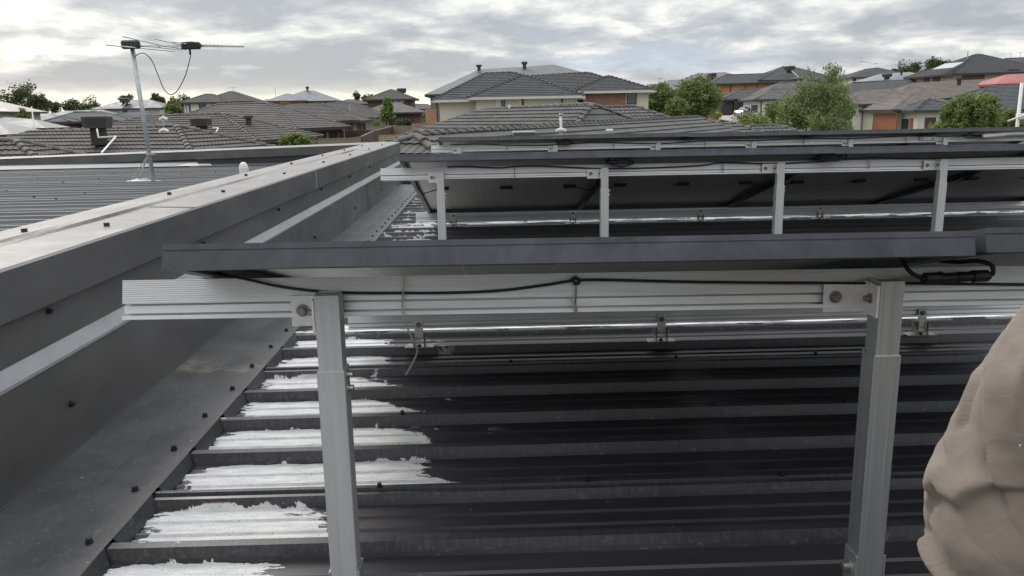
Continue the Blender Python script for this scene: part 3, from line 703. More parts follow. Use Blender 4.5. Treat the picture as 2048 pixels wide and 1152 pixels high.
# cables, ties and connector bundles on the rows behind
cable('cable', line([(895, 334), (930, 333), (1000, 335.5), (1028, 333), (1080, 332), (1150, 335), (1200, 337), (1290, 336), (1400, 331), (1446, 325), (1540, 327), (1640, 323), (1738, 316), (1850, 317), (2048, 311)], 4.308), .0036, 'black cable strung along the upper rail of the second row')
cable('cable', line([(900, 289), (960, 288), (1010, 290), (1100, 290), (1180, 285), (1226, 285), (1320, 287), (1420, 281), (1500, 281), (1608, 277), (1700, 277), (1812, 272), (1900, 272), (2048, 268)], 7.41), .0042, 'black cable strung along the upper rail of the farthest row')
for k, (x, y) in enumerate(((1029, 334), (1446, 323), (1738, 315))):
    tie([(x, y, 0), (x + .5, y + 10, -.003), (x, y + 22, -.002)], 4.309, .009, f'{ords[k]} steel tie from the left on the second row rail', gt)
for k, (x, y) in enumerate(((1014, 289), (1227, 284), (1410, 281), (1608, 277), (1812, 272))):
    tie([(x, y, 0), (x, y + 7, -.003), (x, y + 14, -.002)], 7.415, .012, f'{ords[k]} steel tie from the left on the farthest row rail', gt)
def bundle(px, py, Y, s, label, seed):
    T = thing('cable_connector', label, 'connector', PY(px, py, Y), 'bundled black connectors hanging between neighbouring panels')
    rn = random.Random(seed); mb = MB()
    mb.tube([(-.055 * s, -.01, .004), (.0, -.012, .002)], .009 * s, 10); mb.tube([(.0, -.012, .002), (.06 * s, -.008, 0)], .0075 * s, 10); mb.build('plug', 'black_plastic', T)
    for i in range(3):
        w = rn.uniform(.05, .08) * s; hh = rn.uniform(.014, .022) * s
        mb = MB(); mb.tube(bez([(-w, .01, hh), (-w * .6, -.01, -hh * .6), (w * .4, -.02, -hh), (w * 1.1, -.01, 0), (w * .5, .0, hh), (-w * .3, .01, hh * 1.2)], 6), .0036 * s, 6); mb.build('lead', 'black_rubber', T, True)
bundle(1238, 325, 4.27, 1, 'tangled black connector bundle under the first panel joint of the second row', 1)
bundle(1660, 313, 4.27, 1, 'tangled black connector bundle under the second panel joint of the second row', 2)
bundle(1128, 285, 7.37, 1.1, 'black connector bundle under the first panel joint of the farthest row', 3)
bundle(1372, 276, 7.37, 1.1, 'black connector bundle under the second panel joint of the farthest row', 4)
bundle(1612, 271, 7.37, 1.1, 'black connector bundle under the third panel joint of the farthest row', 5)
bundle(1855, 266, 7.37, 1.1, 'black connector bundle under the fourth panel joint of the farthest row', 6)
# mid clamps in the joints
def clamp(x, y, z, label):
    mb = MB(); M = rowM(x, y, z); mb.box((-.018, .10, .002), (.018, .16, .006), M); mb.box((-.006, .10, -.028), (.006, .16, .002), M); hexbolt(mb, M @ Vector((0, .13, .006)), M.to_3x3() @ Vector((0, 0, 1)), .006, .007)
    tag(mb.build('panel_clamp', 'steel'), label, 'clamp', 'clamps holding neighbouring panels')
clamp(.690, ROWS[0][0], ROWS[0][1], 'clamp between the two panels of the nearest row')
for r in (1, 2):
    y, z, xs = ROWS[r]
    for k in range(1, len(xs) - 1): clamp(xs[k], y, z, f'{ords[k-1]} clamp from the left in the {["", "second", "farthest"][r]} row')
# joint bracket plate and conduit at right on the farthest row
mb = MB(); p = PY(1840, 274, 7.415); q = PY(1872, 280, 7.415); mb.box((p.x, 7.408, q.z), (q.x, 7.416, p.z)); jp = mb.build('rail_splice', 'aluminium_dull'); tag(jp, 'flat bolted splice plate joining two lengths of the farthest rail', 'splice plate')
for x in (1845, 1867):
    mb = MB(); capbolt(mb, (PY(x, 277, 7.41).x, 7.408, PY(x, 277, 7.41).z), (0, -1, 0), .009, .010); mb.build('bolt', 'steel', jp)
cable('conduit', line([(1965, 272), (1990, 270), (2020, 267), (2060, 266), (2120, 264)], 7.36), .021, 'pale corrugated conduit lying along the farthest rail at the right edge', 'conduit', 'white_pvc', 12)
cable('cable', line([(1920, 272), (1940, 268), (1960, 272), (1975, 270), (1940, 275), (1925, 271), (1950, 264), (1990, 262), (2048, 263)], 7.37), .005, 'loose looping black cable beside the pale conduit')

# ------------------------------------------------------------------ antenna
def antenna():
    base = Vector((-3.575, 8.53, 4.9)); T = thing('tv_antenna', 'television antenna on a leaning galvanised mast standing on the ribbed roof', 'antenna', base)
    top = PY(265, 98, 8.45) - base; foot = PY(307, 362, 8.53) - base
    mb = MB(); mb.tube([foot, top], .022, 14); m = mb.build('mast', 'galvanised', T, True)
    mb = MB(); c = foot.lerp(top, .215); mb.tube([c - Vector((0, 0, .012)), c + Vector((0, 0, .012))], .032, 12); mb.box(c + Vector((.02, -.03, -.012)), c + Vector((.065, .0, .012))); mb.build('mast_clamp', 'galvanised', m)
    f1 = PY(260, 362, 8.45) - base; f2 = PY(277, 357, 8.85) - base
    for f in (f1, f2):
        mb = MB(); mb.bar(c, f, .016, .008); mb.build('brace', 'galvanised', T)
    mb = MB(); mb.add([f1 + Vector((-.03, -.04, 0)), foot + Vector((.06, -.05, 0)), foot + Vector((.06, .06, 0)), f2 + Vector((-.03, .1, 0)), f1 + Vector((-.03, -.04, -.022)), foot + Vector((.06, -.05, -.022)), foot + Vector((.06, .06, -.022)), f2 + Vector((-.03, .1, -.022))],
                      [(0, 1, 2, 3), (7, 6, 5, 4), (0, 4, 5, 1), (1, 5, 6, 2), (2, 6, 7, 3), (3, 7, 4, 0)]); mb.build('base_plate', 'galvanised', T)
    bz = PY(265, 92, 8.45) - base; e = PY(487, 93, 8.45) - base
    mb = MB(); mb.bar(bz, e, .016, .016); mb.build('boom', 'aluminium_dull', T)
    mb = MB(); b = PY(243, 98, 8.40) - base; c2 = PY(277, 80, 8.40) - base
    mb.box((b.x, b.y - .02, b.z), (c2.x, b.y + .05, c2.z)); bx = mb.build('reflector_box', 'black_plastic', T, bevel=.015)
    mb = MB()
    for i in range(4): x = b.x + (c2.x - b.x) * (.14 + i * .22); mb.box((x, b.y - .026, b.z + .02), (x + .022, b.y - .021, c2.z - .02))
    mb.build('grille', 'dark_cladding', bx)
    def rod(x1, y1, x2, y2, Y1, Y2, r=.0055):
        mb = MB(); mb.tube([PY(x1, y1, Y1) - base, PY(x2, y2, Y2) - base], r, 8); mb.build('element_rod', 'aluminium_dull', T, True)
    rod(246, 73, 328, 92, 8.0, 8.95); rod(213, 90, 350, 103, 7.75, 9.4); rod(310, 78, 366, 91, 8.1, 8.7); rod(283, 91, 362, 100, 8.1, 8.9); rod(330, 92, 372, 99, 8.2, 8.6); rod(345, 84, 400, 92, 8.2, 8.6)
    mb = MB(); b = PY(364, 99, 8.42) - base; c2 = PY(400, 84, 8.42) - base
    mb.box((b.x, b.y - .03, b.z), (c2.x, b.y + .03, c2.z)); mb.build('dipole_box', 'black_plastic', T, bevel=.012)
    mb = MB(); mb.tube([PY(362, 85, 8.4) - base, PY(385, 84, 8.2) - base, PY(403, 91, 8.3) - base, PY(385, 98, 8.6) - base, PY(362, 98, 8.5) - base], .006, 8); mb.build('dipole_loop', 'black_plastic', T, True)
    for i in range(11):
        t_ = i / 10; x = 408 + 77 * t_; p = PY(x, 91 + 3 * t_, 8.45) - base; L = .085 - .03 * t_
        mb = MB(); mb.tube([p - Vector((0, L, -.004)), p + Vector((0, L, .004))], .0042, 6); mb.build('director_rod', 'aluminium_dull', T)
    cable('coax', [PY(380, 100, 8.42) - base, PY(381, 112, 8.42) - base, PY(371, 150, 8.42) - base, PY(355, 181, 8.42) - base, PY(341, 189, 8.42) - base, PY(328, 178, 8.42) - base, PY(316, 150, 8.42) - base, PY(304, 122, 8.43) - base,
                   PY(289, 107, 8.44) - base, PY(274, 110, 8.45) - base, PY(271, 122, 8.45) - base, PY(279, 190, 8.47) - base, PY(293, 270, 8.5) - base, PY(301, 318, 8.52) - base], .0045, '', parent=T)
    mb = MB(); p = PY(380, 103, 8.42) - base; mb.tube([p + Vector((0, 0, -.03)), p + Vector((0, 0, .03))], .011, 8); mb.build('boot', 'black_plastic', T)
antenna()

# ------------------------------------------------------------------ houses
DBG = False
RIDGES = {'tile_near': 'ridge_mid', 'tile_left': 'ridge_mid', 'tile_mid': 'ridge_mid', 'tile_brown': 'ridge_brown'}
def tiled_face(poly, bmT, course=.33, wave=True, amp=.034, step=.040, ds=.0413, lift=0.0):
    """a tiled slope as real relief: overlapping courses and rolls, cut to the polygon"""
    P = [Vector(p) for p in poly]; n = Vector((0, 0, 0))
    for i in range(len(P)): n += P[i].cross(P[(i + 1) % len(P)])
    n.normalize()
    if n.z < 0: n = -n; P.reverse()
    e = Vector((-n.y, n.x, 0)).normalized(); u = n.cross(e)
    if u.z < 0: u = -u
    o = min(P, key=lambda p: p.z); S = [(p - o).dot(e) for p in P]; Tt = [(p - o).dot(u) for p in P]
    s0, s1, t0, t1 = min(S), max(S), min(Tt) - .02, max(Tt)
    nt = int((t1 - t0) / course) + 2; rows = []
    for k in range(nt): rows += [(t0 + k * course + .012, 0.0), (t0 + k * course - .012, step)]
    if wave: ss = [s0 + i * ds for i in range(int((s1 - s0) / ds) + 2)]
    else: ss = [s0 + (s1 - s0) * i / 6 for i in range(7)]
    rn = random.Random(int(abs(o.x * 13 + o.y * 7)) % 1000)
    jit = [rn.uniform(-.003, .003) for _ in range(nt)]
    def wv(s, k):
        q = (s / .20) % 1.0
        return amp * (max(0.0, math.sin(math.pi * q)) ** .7 - .55)
    bm = bmesh.new(); g = []
    for ri, (t_, h) in enumerate(rows):
        g.append([bm.verts.new(o + e * s + u * t_ + n * (lift + h + jit[ri // 2] + (wv(s, ri) if wave else 0))) for s in ss])
    for a, b in zip(g[:-1], g[1:]):
        for i in range(len(ss) - 1): bm.faces.new((a[i], a[i + 1], b[i + 1], b[i]))
    for i in range(len(P)):
        a, b = P[i], P[(i + 1) % len(P)]; out = (b - a).cross(n)
        if out.length < 1e-6: continue
        bmesh.ops.bisect_plane(bm, geom=bm.verts[:] + bm.edges[:] + bm.faces[:], plane_co=a, plane_no=out.normalized(), clear_outer=True)
    off = len(bmT.v); bm.verts.index_update()
    bmT.v += [tuple(v.co) for v in bm.verts]
    for f in bm.faces: bmT.f.append(tuple(off + v.index for v in f.verts)); bmT.mi.append(bmT.cur)
    bm.free()

def ridge_caps(mb, a, b, r=.11, L=.38, simple_=False):
    a, b = Vector(a), Vector(b); d = b - a; n = max(1, int(d.length / L)); up = Vector((0, 0, 1)); dn = d.normalized()
    sd_ = dn.cross(up).normalized(); u = sd_.cross(dn)
    if simple_: n = 1
    for k in range(n):
        p, q = a + d * (k / n), a + d * ((k + 1) / n + (.04 / d.length if not simple_ else 0)); o = len(mb.v); m = 6
        for e_, rr, hh in ((p, r * 1.12, .035), (q, r * .9, .0)):
            for i in range(m + 1):
                an = math.pi * i / m; mb.v.append(tuple(e_ + sd_ * math.cos(an) * rr * 1.15 + u * (math.sin(an) * rr * .85 + hh - .07)))
        for i in range(m): mb.f.append((o + i, o + i + 1, o + m + 2 + i, o + m + 1 + i)); mb.mi.append(mb.cur)
        mb.f.append(tuple(range(o, o + m + 1))); mb.mi.append(mb.cur)

class House:
    def __init__(s, label, roofmat, wallmat='render_cream', detail=1, cat='house', fascia='fascia', ground=None, group=None):
        s.label = label; s.rm = roofmat; s.wm = wallmat; s.detail = detail; s.blocks = []; s.fa = fascia; s.gr = ground; s.T = None; s.cat = cat; s.group = group
    def hip(s, A, B, w, pitch=22.5, inset=.5, wall=None, gz_=None, mat=None, wA=None, wB=None, fit=None):
        """ridge from A to B, plan half-depth w, hips at both ends (wA/wB: plan run of the end hips)"""
        A, B = Vector(A), Vector(B)
        if fit:          # plan half-depth for which the near eave corner comes down to the height wanted
            lo, hi = .3, 14.0
            for _ in range(40):
                w = (lo + hi) / 2; dd = (B - A); dd.z = 0; dd = dd.normalized() if dd.length > .02 else Vector((1, 0, 0)); pp = Vector((-dd.y, dd.x, 0))
                q = (A if fit[0] == 0 else B) - pp * w + dd * w * (-1 if fit[0] == 0 else 1) - Vector((0, 0, w * math.tan(math.radians(pitch))))
                if proj(q)[1] < fit[1]: lo = w
                else: hi = w
        d = (B - A); d.z = 0; L = d.length
        d = d / L if L > .02 else Vector((1, 0, 0)); p = Vector((-d.y, d.x, 0)); tn = math.tan(math.radians(pitch)); dz = Vector((0, 0, -w * tn))
        wA = w if wA is None else wA; wB = w if wB is None else wB
        c = [A - d * wA - p * w + dz, B + d * wB - p * w + dz, B + d * wB + p * w + dz, A - d * wA + p * w + dz]
        zm = (A.z + B.z) / 2 - w * tn
        if DBG: print('HIP', s.label[:30], 'w %.2f' % w, 'ez %.2f' % zm, [tuple(round(v) for v in proj(k)) for k in c])
        s.blocks.append(dict(A=A, B=B, c=c, d=d, p=p, w=w, ez=zm, inset=inset, wall=wall or s.wm, gz=gz_, mat=mat or s.rm, L=L))
        return s.blocks[-1]
    def build(s):
        b0 = s.blocks[0]; o = sum(b0['c'], Vector()) / 4; base = Vector((o.x, o.y, gz(o.y) if s.gr is None else s.gr))
        T = s.T = thing('house', s.label, s.cat, base, s.group); s.base = base
        mats = []; R = MB(); K = MB(); Fm = MB(); Wl = MB()
        for b in s.blocks:
            A, B, c = b['A'], b['B'], b['c']
            if b['mat'] not in mats: mats.append(b['mat'])
            R.cur = mats.index(b['mat']); tile = b['mat'].startswith('tile')
            faces = [[c[0], c[1], B, A], [c[1], c[2], B], [c[2], c[3], A, B], [c[3], c[0], A]] if b['L'] > .02 else [[c[0], c[1], A], [c[1], c[2], A], [c[2], c[3], A], [c[3], c[0], A]]
            for f in faces:
                if not tile: R.add(f, [tuple(range(len(f)))]); continue
                nn = (f[1] - f[0]).cross(f[-1] - f[0]); mid = sum(f, Vector()) / len(f)
                if nn.z < 0: nn = -nn
                seen = nn.dot(Vector((0, 0, 5.5)) - mid) > -.35 * nn.length * (mid - Vector((0, 0, 5.5))).length
                if s.detail >= 2: tiled_face(f, R, wave=True, lift=-.055)
                elif s.detail >= 1 and seen: tiled_face(f, R, wave=False, step=.030, lift=-.02)
                else: R.add(f, [tuple(range(len(f)))])
            if tile or s.detail >= 1:
                for a, e in [(c[0], A), (c[3], A), (c[1], B), (c[2], B)] + ([(A, B)] if b['L'] > .02 else []):
                    ridge_caps(K, a, e, getattr(s, 'caps', .12) if tile else .05, simple_=(s.detail < 1 or not tile))
            # fascia and gutter ring, soffit
            ins = b['inset']; cen = (A + B) / 2
            for i in range(4):
                p, q = c[i], c[(i + 1) % 4]; dd = (q - p).normalized(); inn = Vector((-dd.y, dd.x, 0)); inn = inn if inn.dot(cen - p) > 0 else -inn
                Fm.add([p + Vector((0, 0, -.02)), q + Vector((0, 0, -.02)), q + Vector((0, 0, -.20)), p + Vector((0, 0, -.20)), p + inn * .05 + Vector((0, 0, -.02)), q + inn * .05 + Vector((0, 0, -.02)), q + inn * .05 + Vector((0, 0, -.20)), p + inn * .05 + Vector((0, 0, -.20))],
                       [(0, 1, 2, 3), (7, 6, 5, 4), (0, 4, 5, 1), (3, 2, 6, 7)])
            Fm.add([v + Vector((0, 0, -.19)) for v in c], [(0, 1, 2, 3)])
            g0 = b['gz'] if b['gz'] is not None else base.z - .3
            d, p = b['d'], b['p']; w = b['w'] - ins
            cw = [c[0] + (d + p) * ins, c[1] + (-d + p) * ins, c[2] - (d + p) * ins, c[3] + (d - p) * ins]
            b['cw'] = cw; top = b['ez'] - .19
            Wl.add([Vector((v.x, v.y, g0)) for v in cw] + [Vector((v.x, v.y, top)) for v in cw], [(0, 1, 5, 4), (1, 2, 6, 5), (2, 3, 7, 6), (3, 0, 4, 7)])
        off = lambda m: setattr(m, 'v', [tuple(Vector(v) - base) for v in m.v])
        for m in (R, K, Fm, Wl): off(m)
        s.roof = R.build('roof', mats, T)
        if K.f: K.build('ridge_cap', RIDGES.get(s.rm, s.rm), s.roof)
        Fm.build('gutter', s.fa, s.roof); s.wall = Wl.build('wall', s.wm, T)
        return s
    # things on the walls, given by picture coordinates cast onto the wall that faces the camera
    def side(s, bi, px, py):
        """camera facing wall of block bi hit by the ray"""
        r = Vector(ray(px, py)); o = Vector(C); best = None
        cw = s.blocks[bi]['cw']; cen = sum(cw, Vector()) / 4
        for i in range(4):
            a, b = cw[i], cw[(i + 1) % 4]; dd = (b - a); dd.z = 0; dd.normalize(); n = Vector((-dd.y, dd.x, 0)); n = n if n.dot(cen - a) < 0 else -n
            if n.dot(r) >= 0: continue
            t_ = (a - o).dot(n) / r.dot(n); h = o + r * t_; q = (h - a).dot(dd) / (b - a).to_2d().length
            pen = max(0, -q, q - 1)
            if best is None or pen < best[0]: best = (pen, n, a)
        return best[1], best[2]
    def rect(s, bi, x0, y0, x1, y1, nd=None):
        n, a = nd or s.side(bi, (x0 + x1) / 2, (y0 + y1) / 2); o = Vector(C)
        h = []
        for x, y in ((x0, (y0 + y1) / 2), (x1, (y0 + y1) / 2), ((x0 + x1) / 2, y0), ((x0 + x1) / 2, y1)):
            r = Vector(ray(x, y)); h.append(o + r * ((a - o).dot(n) / r.dot(n)))
        return n, Vector((h[0].x, h[0].y, h[3].z)), Vector((h[1].x, h[1].y, h[2].z))
    def panel(s, bi, x0, y0, x1, y1, mat, name='wall_panel', proud=.03, lab=None):
        n, p, q = s.rect(bi, x0, y0, x1, y1); d = q - p; d.z = 0; hz = Vector((0, 0, q.z - p.z)); mb = MB(); f = n * proud
        P = [p + f, p + d + f, p + d + hz + f, p + hz + f]; mb.add(P + [v - n * (proud + .05) for v in P], [(0, 1, 2, 3), (7, 6, 5, 4), (0, 4, 5, 1), (1, 5, 6, 2), (2, 6, 7, 3), (3, 7, 4, 0)])
        mb.v = [tuple(Vector(v) - s.base) for v in mb.v]
        o = mb.build(name, mat, s.T)
        if lab: o['label'] = lab
        return o
    def window(s, bi, x0, y0, x1, y1, frame='fascia', glass='window_glass', mull=1, proud=.05):
        n, p, q = s.rect(bi, x0, y0, x1, y1); d = q - p; d.z = 0; W_ = d.length; dn = d / W_; H = q.z - p.z; up = Vector((0, 0, 1)); p = p - s.base + n * proud
        mb = MB(); fw_ = .06
        def bx(u0, u1, v0, v1, t0, t1):
            P = [p + dn * u + up * v + n * t_ for t_ in (t0, t1) for u, v in ((u0, v0), (u1, v0), (u1, v1), (u0, v1))]
            mb.add(P, [(0, 1, 2, 3), (7, 6, 5, 4), (0, 4, 5, 1), (1, 5, 6, 2), (2, 6, 7, 3), (3, 7, 4, 0)])
        bx(0, W_, 0, fw_, -.06, 0); bx(0, W_, H - fw_, H, -.06, 0); bx(0, fw_, fw_, H - fw_, -.06, 0); bx(W_ - fw_, W_, fw_, H - fw_, -.06, 0)
        for k in range(mull): u = W_ * (k + 1) / (mull + 1); bx(u - .025, u + .025, fw_, H - fw_, -.05, -.005)
        f = mb.build('window', frame, s.T)
        mb = MB(); P = [p + dn * u + up * v - n * .035 for u, v in ((fw_, fw_), (W_ - fw_, fw_), (W_ - fw_, H - fw_), (fw_, H - fw_))]
        mb.add(P + [v - n * .01 for v in P], [(0, 1, 2, 3), (7, 6, 5, 4)]); mb.build('pane', glass, f)
        return f
    def vent(s, px, py, Y, r=.12, h=.4, mat='fascia', name='roof_vent', cowl=True):
        p = PY(px, py, Y) - s.base; mb = MB(); mb.tube([p - Vector((0, 0, .25)), p + Vector((0, 0, h * .6))], r * .8, 10)
        if cowl: mb.tube([p + Vector((0, 0, h * .5)), p + Vector((0, 0, h))], r * 1.35, 12)
        mb.build(name, mat, s.roof)

def cooler(px, py, Y, w, h, label, stem=.3, pipe=None, rot=.3):
    """evaporative cooler: louvred box with chamfered cap on a duct stem; (px,py) bottom centre of the box"""
    p = PY(px, py, Y); T = thing('evaporative_cooler', label, 'rooftop cooler', p - Vector((0, 0, stem)), 'evaporative coolers on the roofs'); T.rotation_euler = (0, 0, rot)
    mb = MB(); mb.box((-w * .26, -w * .26, -.25), (w * .26, w * .26, stem + .02)); mb.build('duct', 'cooler_grille', T)
    z0, z1 = stem, stem + h; a = w / 2
    mb = MB(); s_ = .9
    mb.add([(-a * s_, -a * s_, z0), (a * s_, -a * s_, z0), (a * s_, a * s_, z0), (-a * s_, a * s_, z0), (-a, -a, z1 - h * .12), (a, -a, z1 - h * .12), (a, a, z1 - h * .12), (-a, a, z1 - h * .12)],
           [(3, 2, 1, 0), (4, 5, 6, 7), (0, 1, 5, 4), (1, 2, 6, 5), (2, 3, 7, 6), (3, 0, 4, 7)]); b = mb.build('body', 'cooler_body', T, bevel=.015)
    mb = MB(); mb.box((-a * .98, -a * .98, z1 - h * .12), (a * .98, a * .98, z1 - h * .03)); mb.box((-a * .8, -a * .8, z1 - h * .035), (a * .8, a * .8, z1)); mb.build('cap', 'cooler_top', T, bevel=.02)
    for k, (ax, sg) in enumerate((('x', -1), ('x', 1), ('y', -1), ('y', 1))):
        mb = MB()
        for i in range(7):
            z = z0 + h * (.12 + .105 * i); f = a * (s_ + (1 - s_) * (z - z0) / (h * .88)) + .004
            if ax == 'x': mb.box((sg * f - .008, -f * .82, z), (sg * f + .008, f * .82, z + h * .05))
            else: mb.box((-f * .82, sg * f - .008, z), (f * .82, sg * f + .008, z + h * .05))
        mb.build('louvre', 'cooler_grille', b)
    if pipe:
        mb = MB(); P = [PY(x, y, d) - T.location for x, y, d in pipe]; R = Matrix.Rotation(-rot, 3, 'Z'); mb.tube([R @ q for q in P], .028, 8); mb.build('drain_pipe', 'white_pvc', T)
    return T

def mk(px, py, Y): return PY(px, py, Y)
def lvl(a, b):
    """put two ridge ends at one height, keeping the plan"""
    z = (a.z + b.z) / 2; return Vector((a.x, a.y, z)), Vector((b.x, b.y, z))

# --- near neighbour straight ahead
h = House('single-storey house right behind the panels with grey rolled tiles over several hips', 'tile_near', 'brick_brown', 2, ground=-.2)
h.caps = .085
A, B = mk(833, 265, 17), mk(1395, 231, 36)
h.hip(A, B, 5.5, 22.5, wA=3.2, wB=2.0)
A, B = mk(965, 217, 35), mk(1185, 205, 30)
h.hip(A, B, 6.0, 22.5, wB=3.0)
h.hip(mk(1190, 213, 36), mk(1271, 210, 36), 5.2, 22.5)
h.hip(mk(1440, 240, 38), mk(1456, 241, 38), 3.0, 22.5)
h.hip(mk(1500, 249, 38), mk(1562, 249, 38), 2.4, 22.5)
h.build()
h.vent(1019, 213, 33.5, .07, .12, 'render_white', 'ridge_vent', False)
def flue(px, py, Y, hh, H):
    p = PY(px, py, Y) - H.base; mb = MB(); mb.tube([p - Vector((0, 0, .5)), p + Vector((0, 0, hh))], .027, 12); mb.tube([p + Vector((0, 0, hh * .92)), p + Vector((0, 0, hh * 1.04))], .042, 12); f = mb.build('flue', 'galvanised', H.roof, True)
    mb = MB(); mb.tube([p + Vector((-.10, -.05, .0)), p + Vector((0, -.02, .03)), p + Vector((.10, -.05, .0))], [.035, .045, .035], 10); mb.build('flashing_collar', 'render_white', f, True)
flue(1122, 262, 16.5, .33, h)
mb = MB(); p = PY(1219, 261, 19) - h.base; mb.tube([p + Vector((-.08, 0, 0)), p + Vector((.08, 0, 0))], .035, 10); mb.build('flashing_collar', 'render_white', h.roof, True)
def roof_box():
    p = PY(1048, 274, 15.5); T = thing('roof_vent_box', 'low pale louvred box on the near grey tiled roof just above the farthest panels', 'roof vent', p)
    mb = MB(); mb.box((-.21, -.25, -.4), (.21, .25, .07)); mb.build('body', 'cooler_body', T, bevel=.02)
    mb = MB(); mb.box((-.22, -.26, .07), (.22, .26, .11)); mb.build('lid', 'cooler_top', T, bevel=.015)
    for k in range(3):
        mb = MB(); mb.box((-.18, -.262, -.06 + .04 * k), (.18, -.252, -.04 + .04 * k)); mb.build('louvre', 'cooler_grille', T)
roof_box()

# --- centre two-storey house
h = House('cream two-storey house in the centre with a charcoal tiled hip roof and red brick panel', 'tile_charcoal', 'render_cream', 1, fascia='fascia_pale', ground=1.2)
h.hip(mk(970, 146, 62), mk(1026, 144, 62), 0, 22, fit=(0, 200), wA=3.7)
h.hip(mk(1047, 149, 60), mk(1048, 149, 60), 0, 22, fit=(0, 194))
h.hip(mk(1064, 151, 66), mk(1177, 144.5, 66), 0, 22, fit=(1, 182))
h.hip(mk(1216, 151, 64), mk(1217, 151, 64), 0, 21, fit=(0, 182))
h.build()
def CHdet(h):
    h.panel(0, 873.5, 205, 876, 262, 'fascia', 'downpipe', .05)
    h.panel(3, 1167, 184, 1251, 225, 'brick_red', 'brick_panel', .06)
    h.panel(3, 1139, 186, 1166, 225, 'brick_brown', 'brick_panel', .03)
    h.window(3, 1254, 179, 1273, 208, 'fascia', 'window_glass', 0, .08)
    h.window(1, 992, 197, 1002, 216, 'render_white', 'blind_glass', 0); h.window(1, 1002.2, 197, 1010, 216, 'fascia', 'window_glass', 0)
    h.window(1, 1036, 195, 1042.8, 215, 'render_white', 'blind_glass', 0); h.window(1, 1043, 195, 1047.5, 215, 'fascia', 'window_glass', 0)
    h.panel(1, 1123, 184, 1125.5, 225, 'fascia', 'downpipe', .06)
    h.panel(0, 970, 196, 972.5, 225, 'fascia', 'downpipe', .06)
CHdet(h)
h = House('plain grey metal roof rising behind the cream two-storey house', 'roof_metal_grey', 'render_taupe', 1, ground=1.6)
h.hip(mk(958, 139, 84), mk(1107, 129, 84), 0, 19, fit=(0, 190), wA=5.0)
h.build(); h.vent(958, 137, 83, .22, .35, name='roof_vent'); h.vent(1049, 134, 83, .22, .5)
h.panel(0, 851, 218, 874, 262, 'brick_orange', 'brick_panel', .05)

# --- left side, near to far
h = House('tiled roof at the far left edge with thick ridge capping, behind the cross parapet', 'tile_left', 'brick_brown', 2, ground=.0)
h.caps = .10
h.hip(mk(-260, 288, 24), mk(30, 277, 24), 5, 22.5)
h.hip(mk(60, 263, 31), mk(353, 249, 29), 5.5, 20); h.build()
h.vent(326, 237, 31.3, .06, .30, 'galvanised', 'flue', True)
for (x, y) in ((327, 238), (328, 262)):
    mb = MB(); p = PY(x, y, 31 if y < 250 else 27) - h.base; mb.tube([p + Vector((-.14, 0, -.02)), p + Vector((0, 0, .05)), p + Vector((.14, 0, -.02))], .055, 8); mb.build('flashing_collar', 'render_white', h.roof)
cooler(196, 256, 28, .84, .42, 'large louvred rooftop cooler on the left tiled roof with a pale drain pipe', .30, [(194, 258, 27.4), (197, 275, 27.2), (232, 273, 27.2), (203, 306, 24)], rot=.25)
h = House('second tiled roof on the left with a small rooftop cooler and a black vent', 'tile_left', 'brick_brown', 2, ground=.9)
h.caps = .10
h.hip(mk(282, 232, 46), mk(444, 225, 45), 0, 19, fit=(1, 280)); h.build()
h.vent(497, 243, 44, .18, .3)
cooler(403, 252, 42, .9, .42, 'flat dark rooftop cooler in the middle of the second tiled roof on the left', .12, [(425, 256, 41.5), (437, 256, 41.3), (432, 264, 40)], rot=.1)
h = House('long tiled roof with a red brick end wall beyond the timber fence', 'tile_mid', 'brick_red', 1, ground=1.9)
h.hip(mk(435, 208, 61), mk(536, 205, 60), 0, 22.5, fit=(1, 257)); h.build()
for a, b in ((645, 651), (658, 666), (668, 674)): h.window(0, a, 262, b, 282, 'fascia', 'window_glass', 0)
h.panel(0, 679, 260, 687, 290, 'fence_brown', 'door', .05)
h = House('tiled house with pale grey garage wall, third roof beyond the timber fence', 'tile_mid', 'render_grey', 1, ground=2.6)
h.hip(mk(580, 210, 76), mk(645, 206.5, 76), 0, 22.5, fit=(1, 241)); h.build()
h.panel(0, 690, 243, 706, 268, 'dark_cladding', 'garage_door', .05)
h.window(0, 714, 248, 722, 262, 'fascia', 'window_glass', 0); h.window(0, 725, 248, 730, 262, 'fascia', 'window_glass', 0)
h = House('farthest of the low tiled roofs beyond the fence, with light grey walls', 'tile_mid', 'render_grey', 1, ground=3.0)
h.hip(mk(657, 206, 92), mk(705, 204, 92), 0, 22.5, fit=(1, 235)); h.build()
for a, b in ((772, 776), (778, 783), (786, 790)): h.window(0, a, 238, b, 250, 'fascia', 'window_glass', 0)
h.vent(700, 218, 88, .08, .8, 'galvanised', 'flue', False)
h = House('white walled two-storey house on the left with two dark peaks', 'tile_mid', 'render_white', 1, ground=4)
h.hip(mk(411, 188, 110), mk(425, 188, 110), 0, 22, fit=(0, 205)); h.hip(mk(459, 183, 113), mk(468, 183, 113), 0, 22, fit=(1, 202)); h.build()
h.window(0, 372, 209, 379, 228, 'fascia', 'blind_glass', 0); h.window(0, 398, 206, 412, 218, 'fascia', 'window_glass', 1); h.window(0, 424, 205, 430, 214, 'fascia', 'window_glass', 0)
h.panel(0, 380, 208, 381.5, 230, 'fascia', 'downpipe', .06)
h = House('blue grey metal roofed two-storey house with solar collectors between the left roofs', 'roof_metal_blue', 'brick_orange', 1, ground=4.3)
h.hip(mk(572, 187, 128), mk(580, 187, 128), 0, 22, fit=(0, 202)); h.hip(mk(609, 181, 132), mk(627, 181, 132), 0, 22, fit=(1, 201)); h.build()
h.vent(615, 181, 132, .2, .6)
h.panel(0, 560, 202, 580, 206, 'render_white', 'wall_panel', .05)
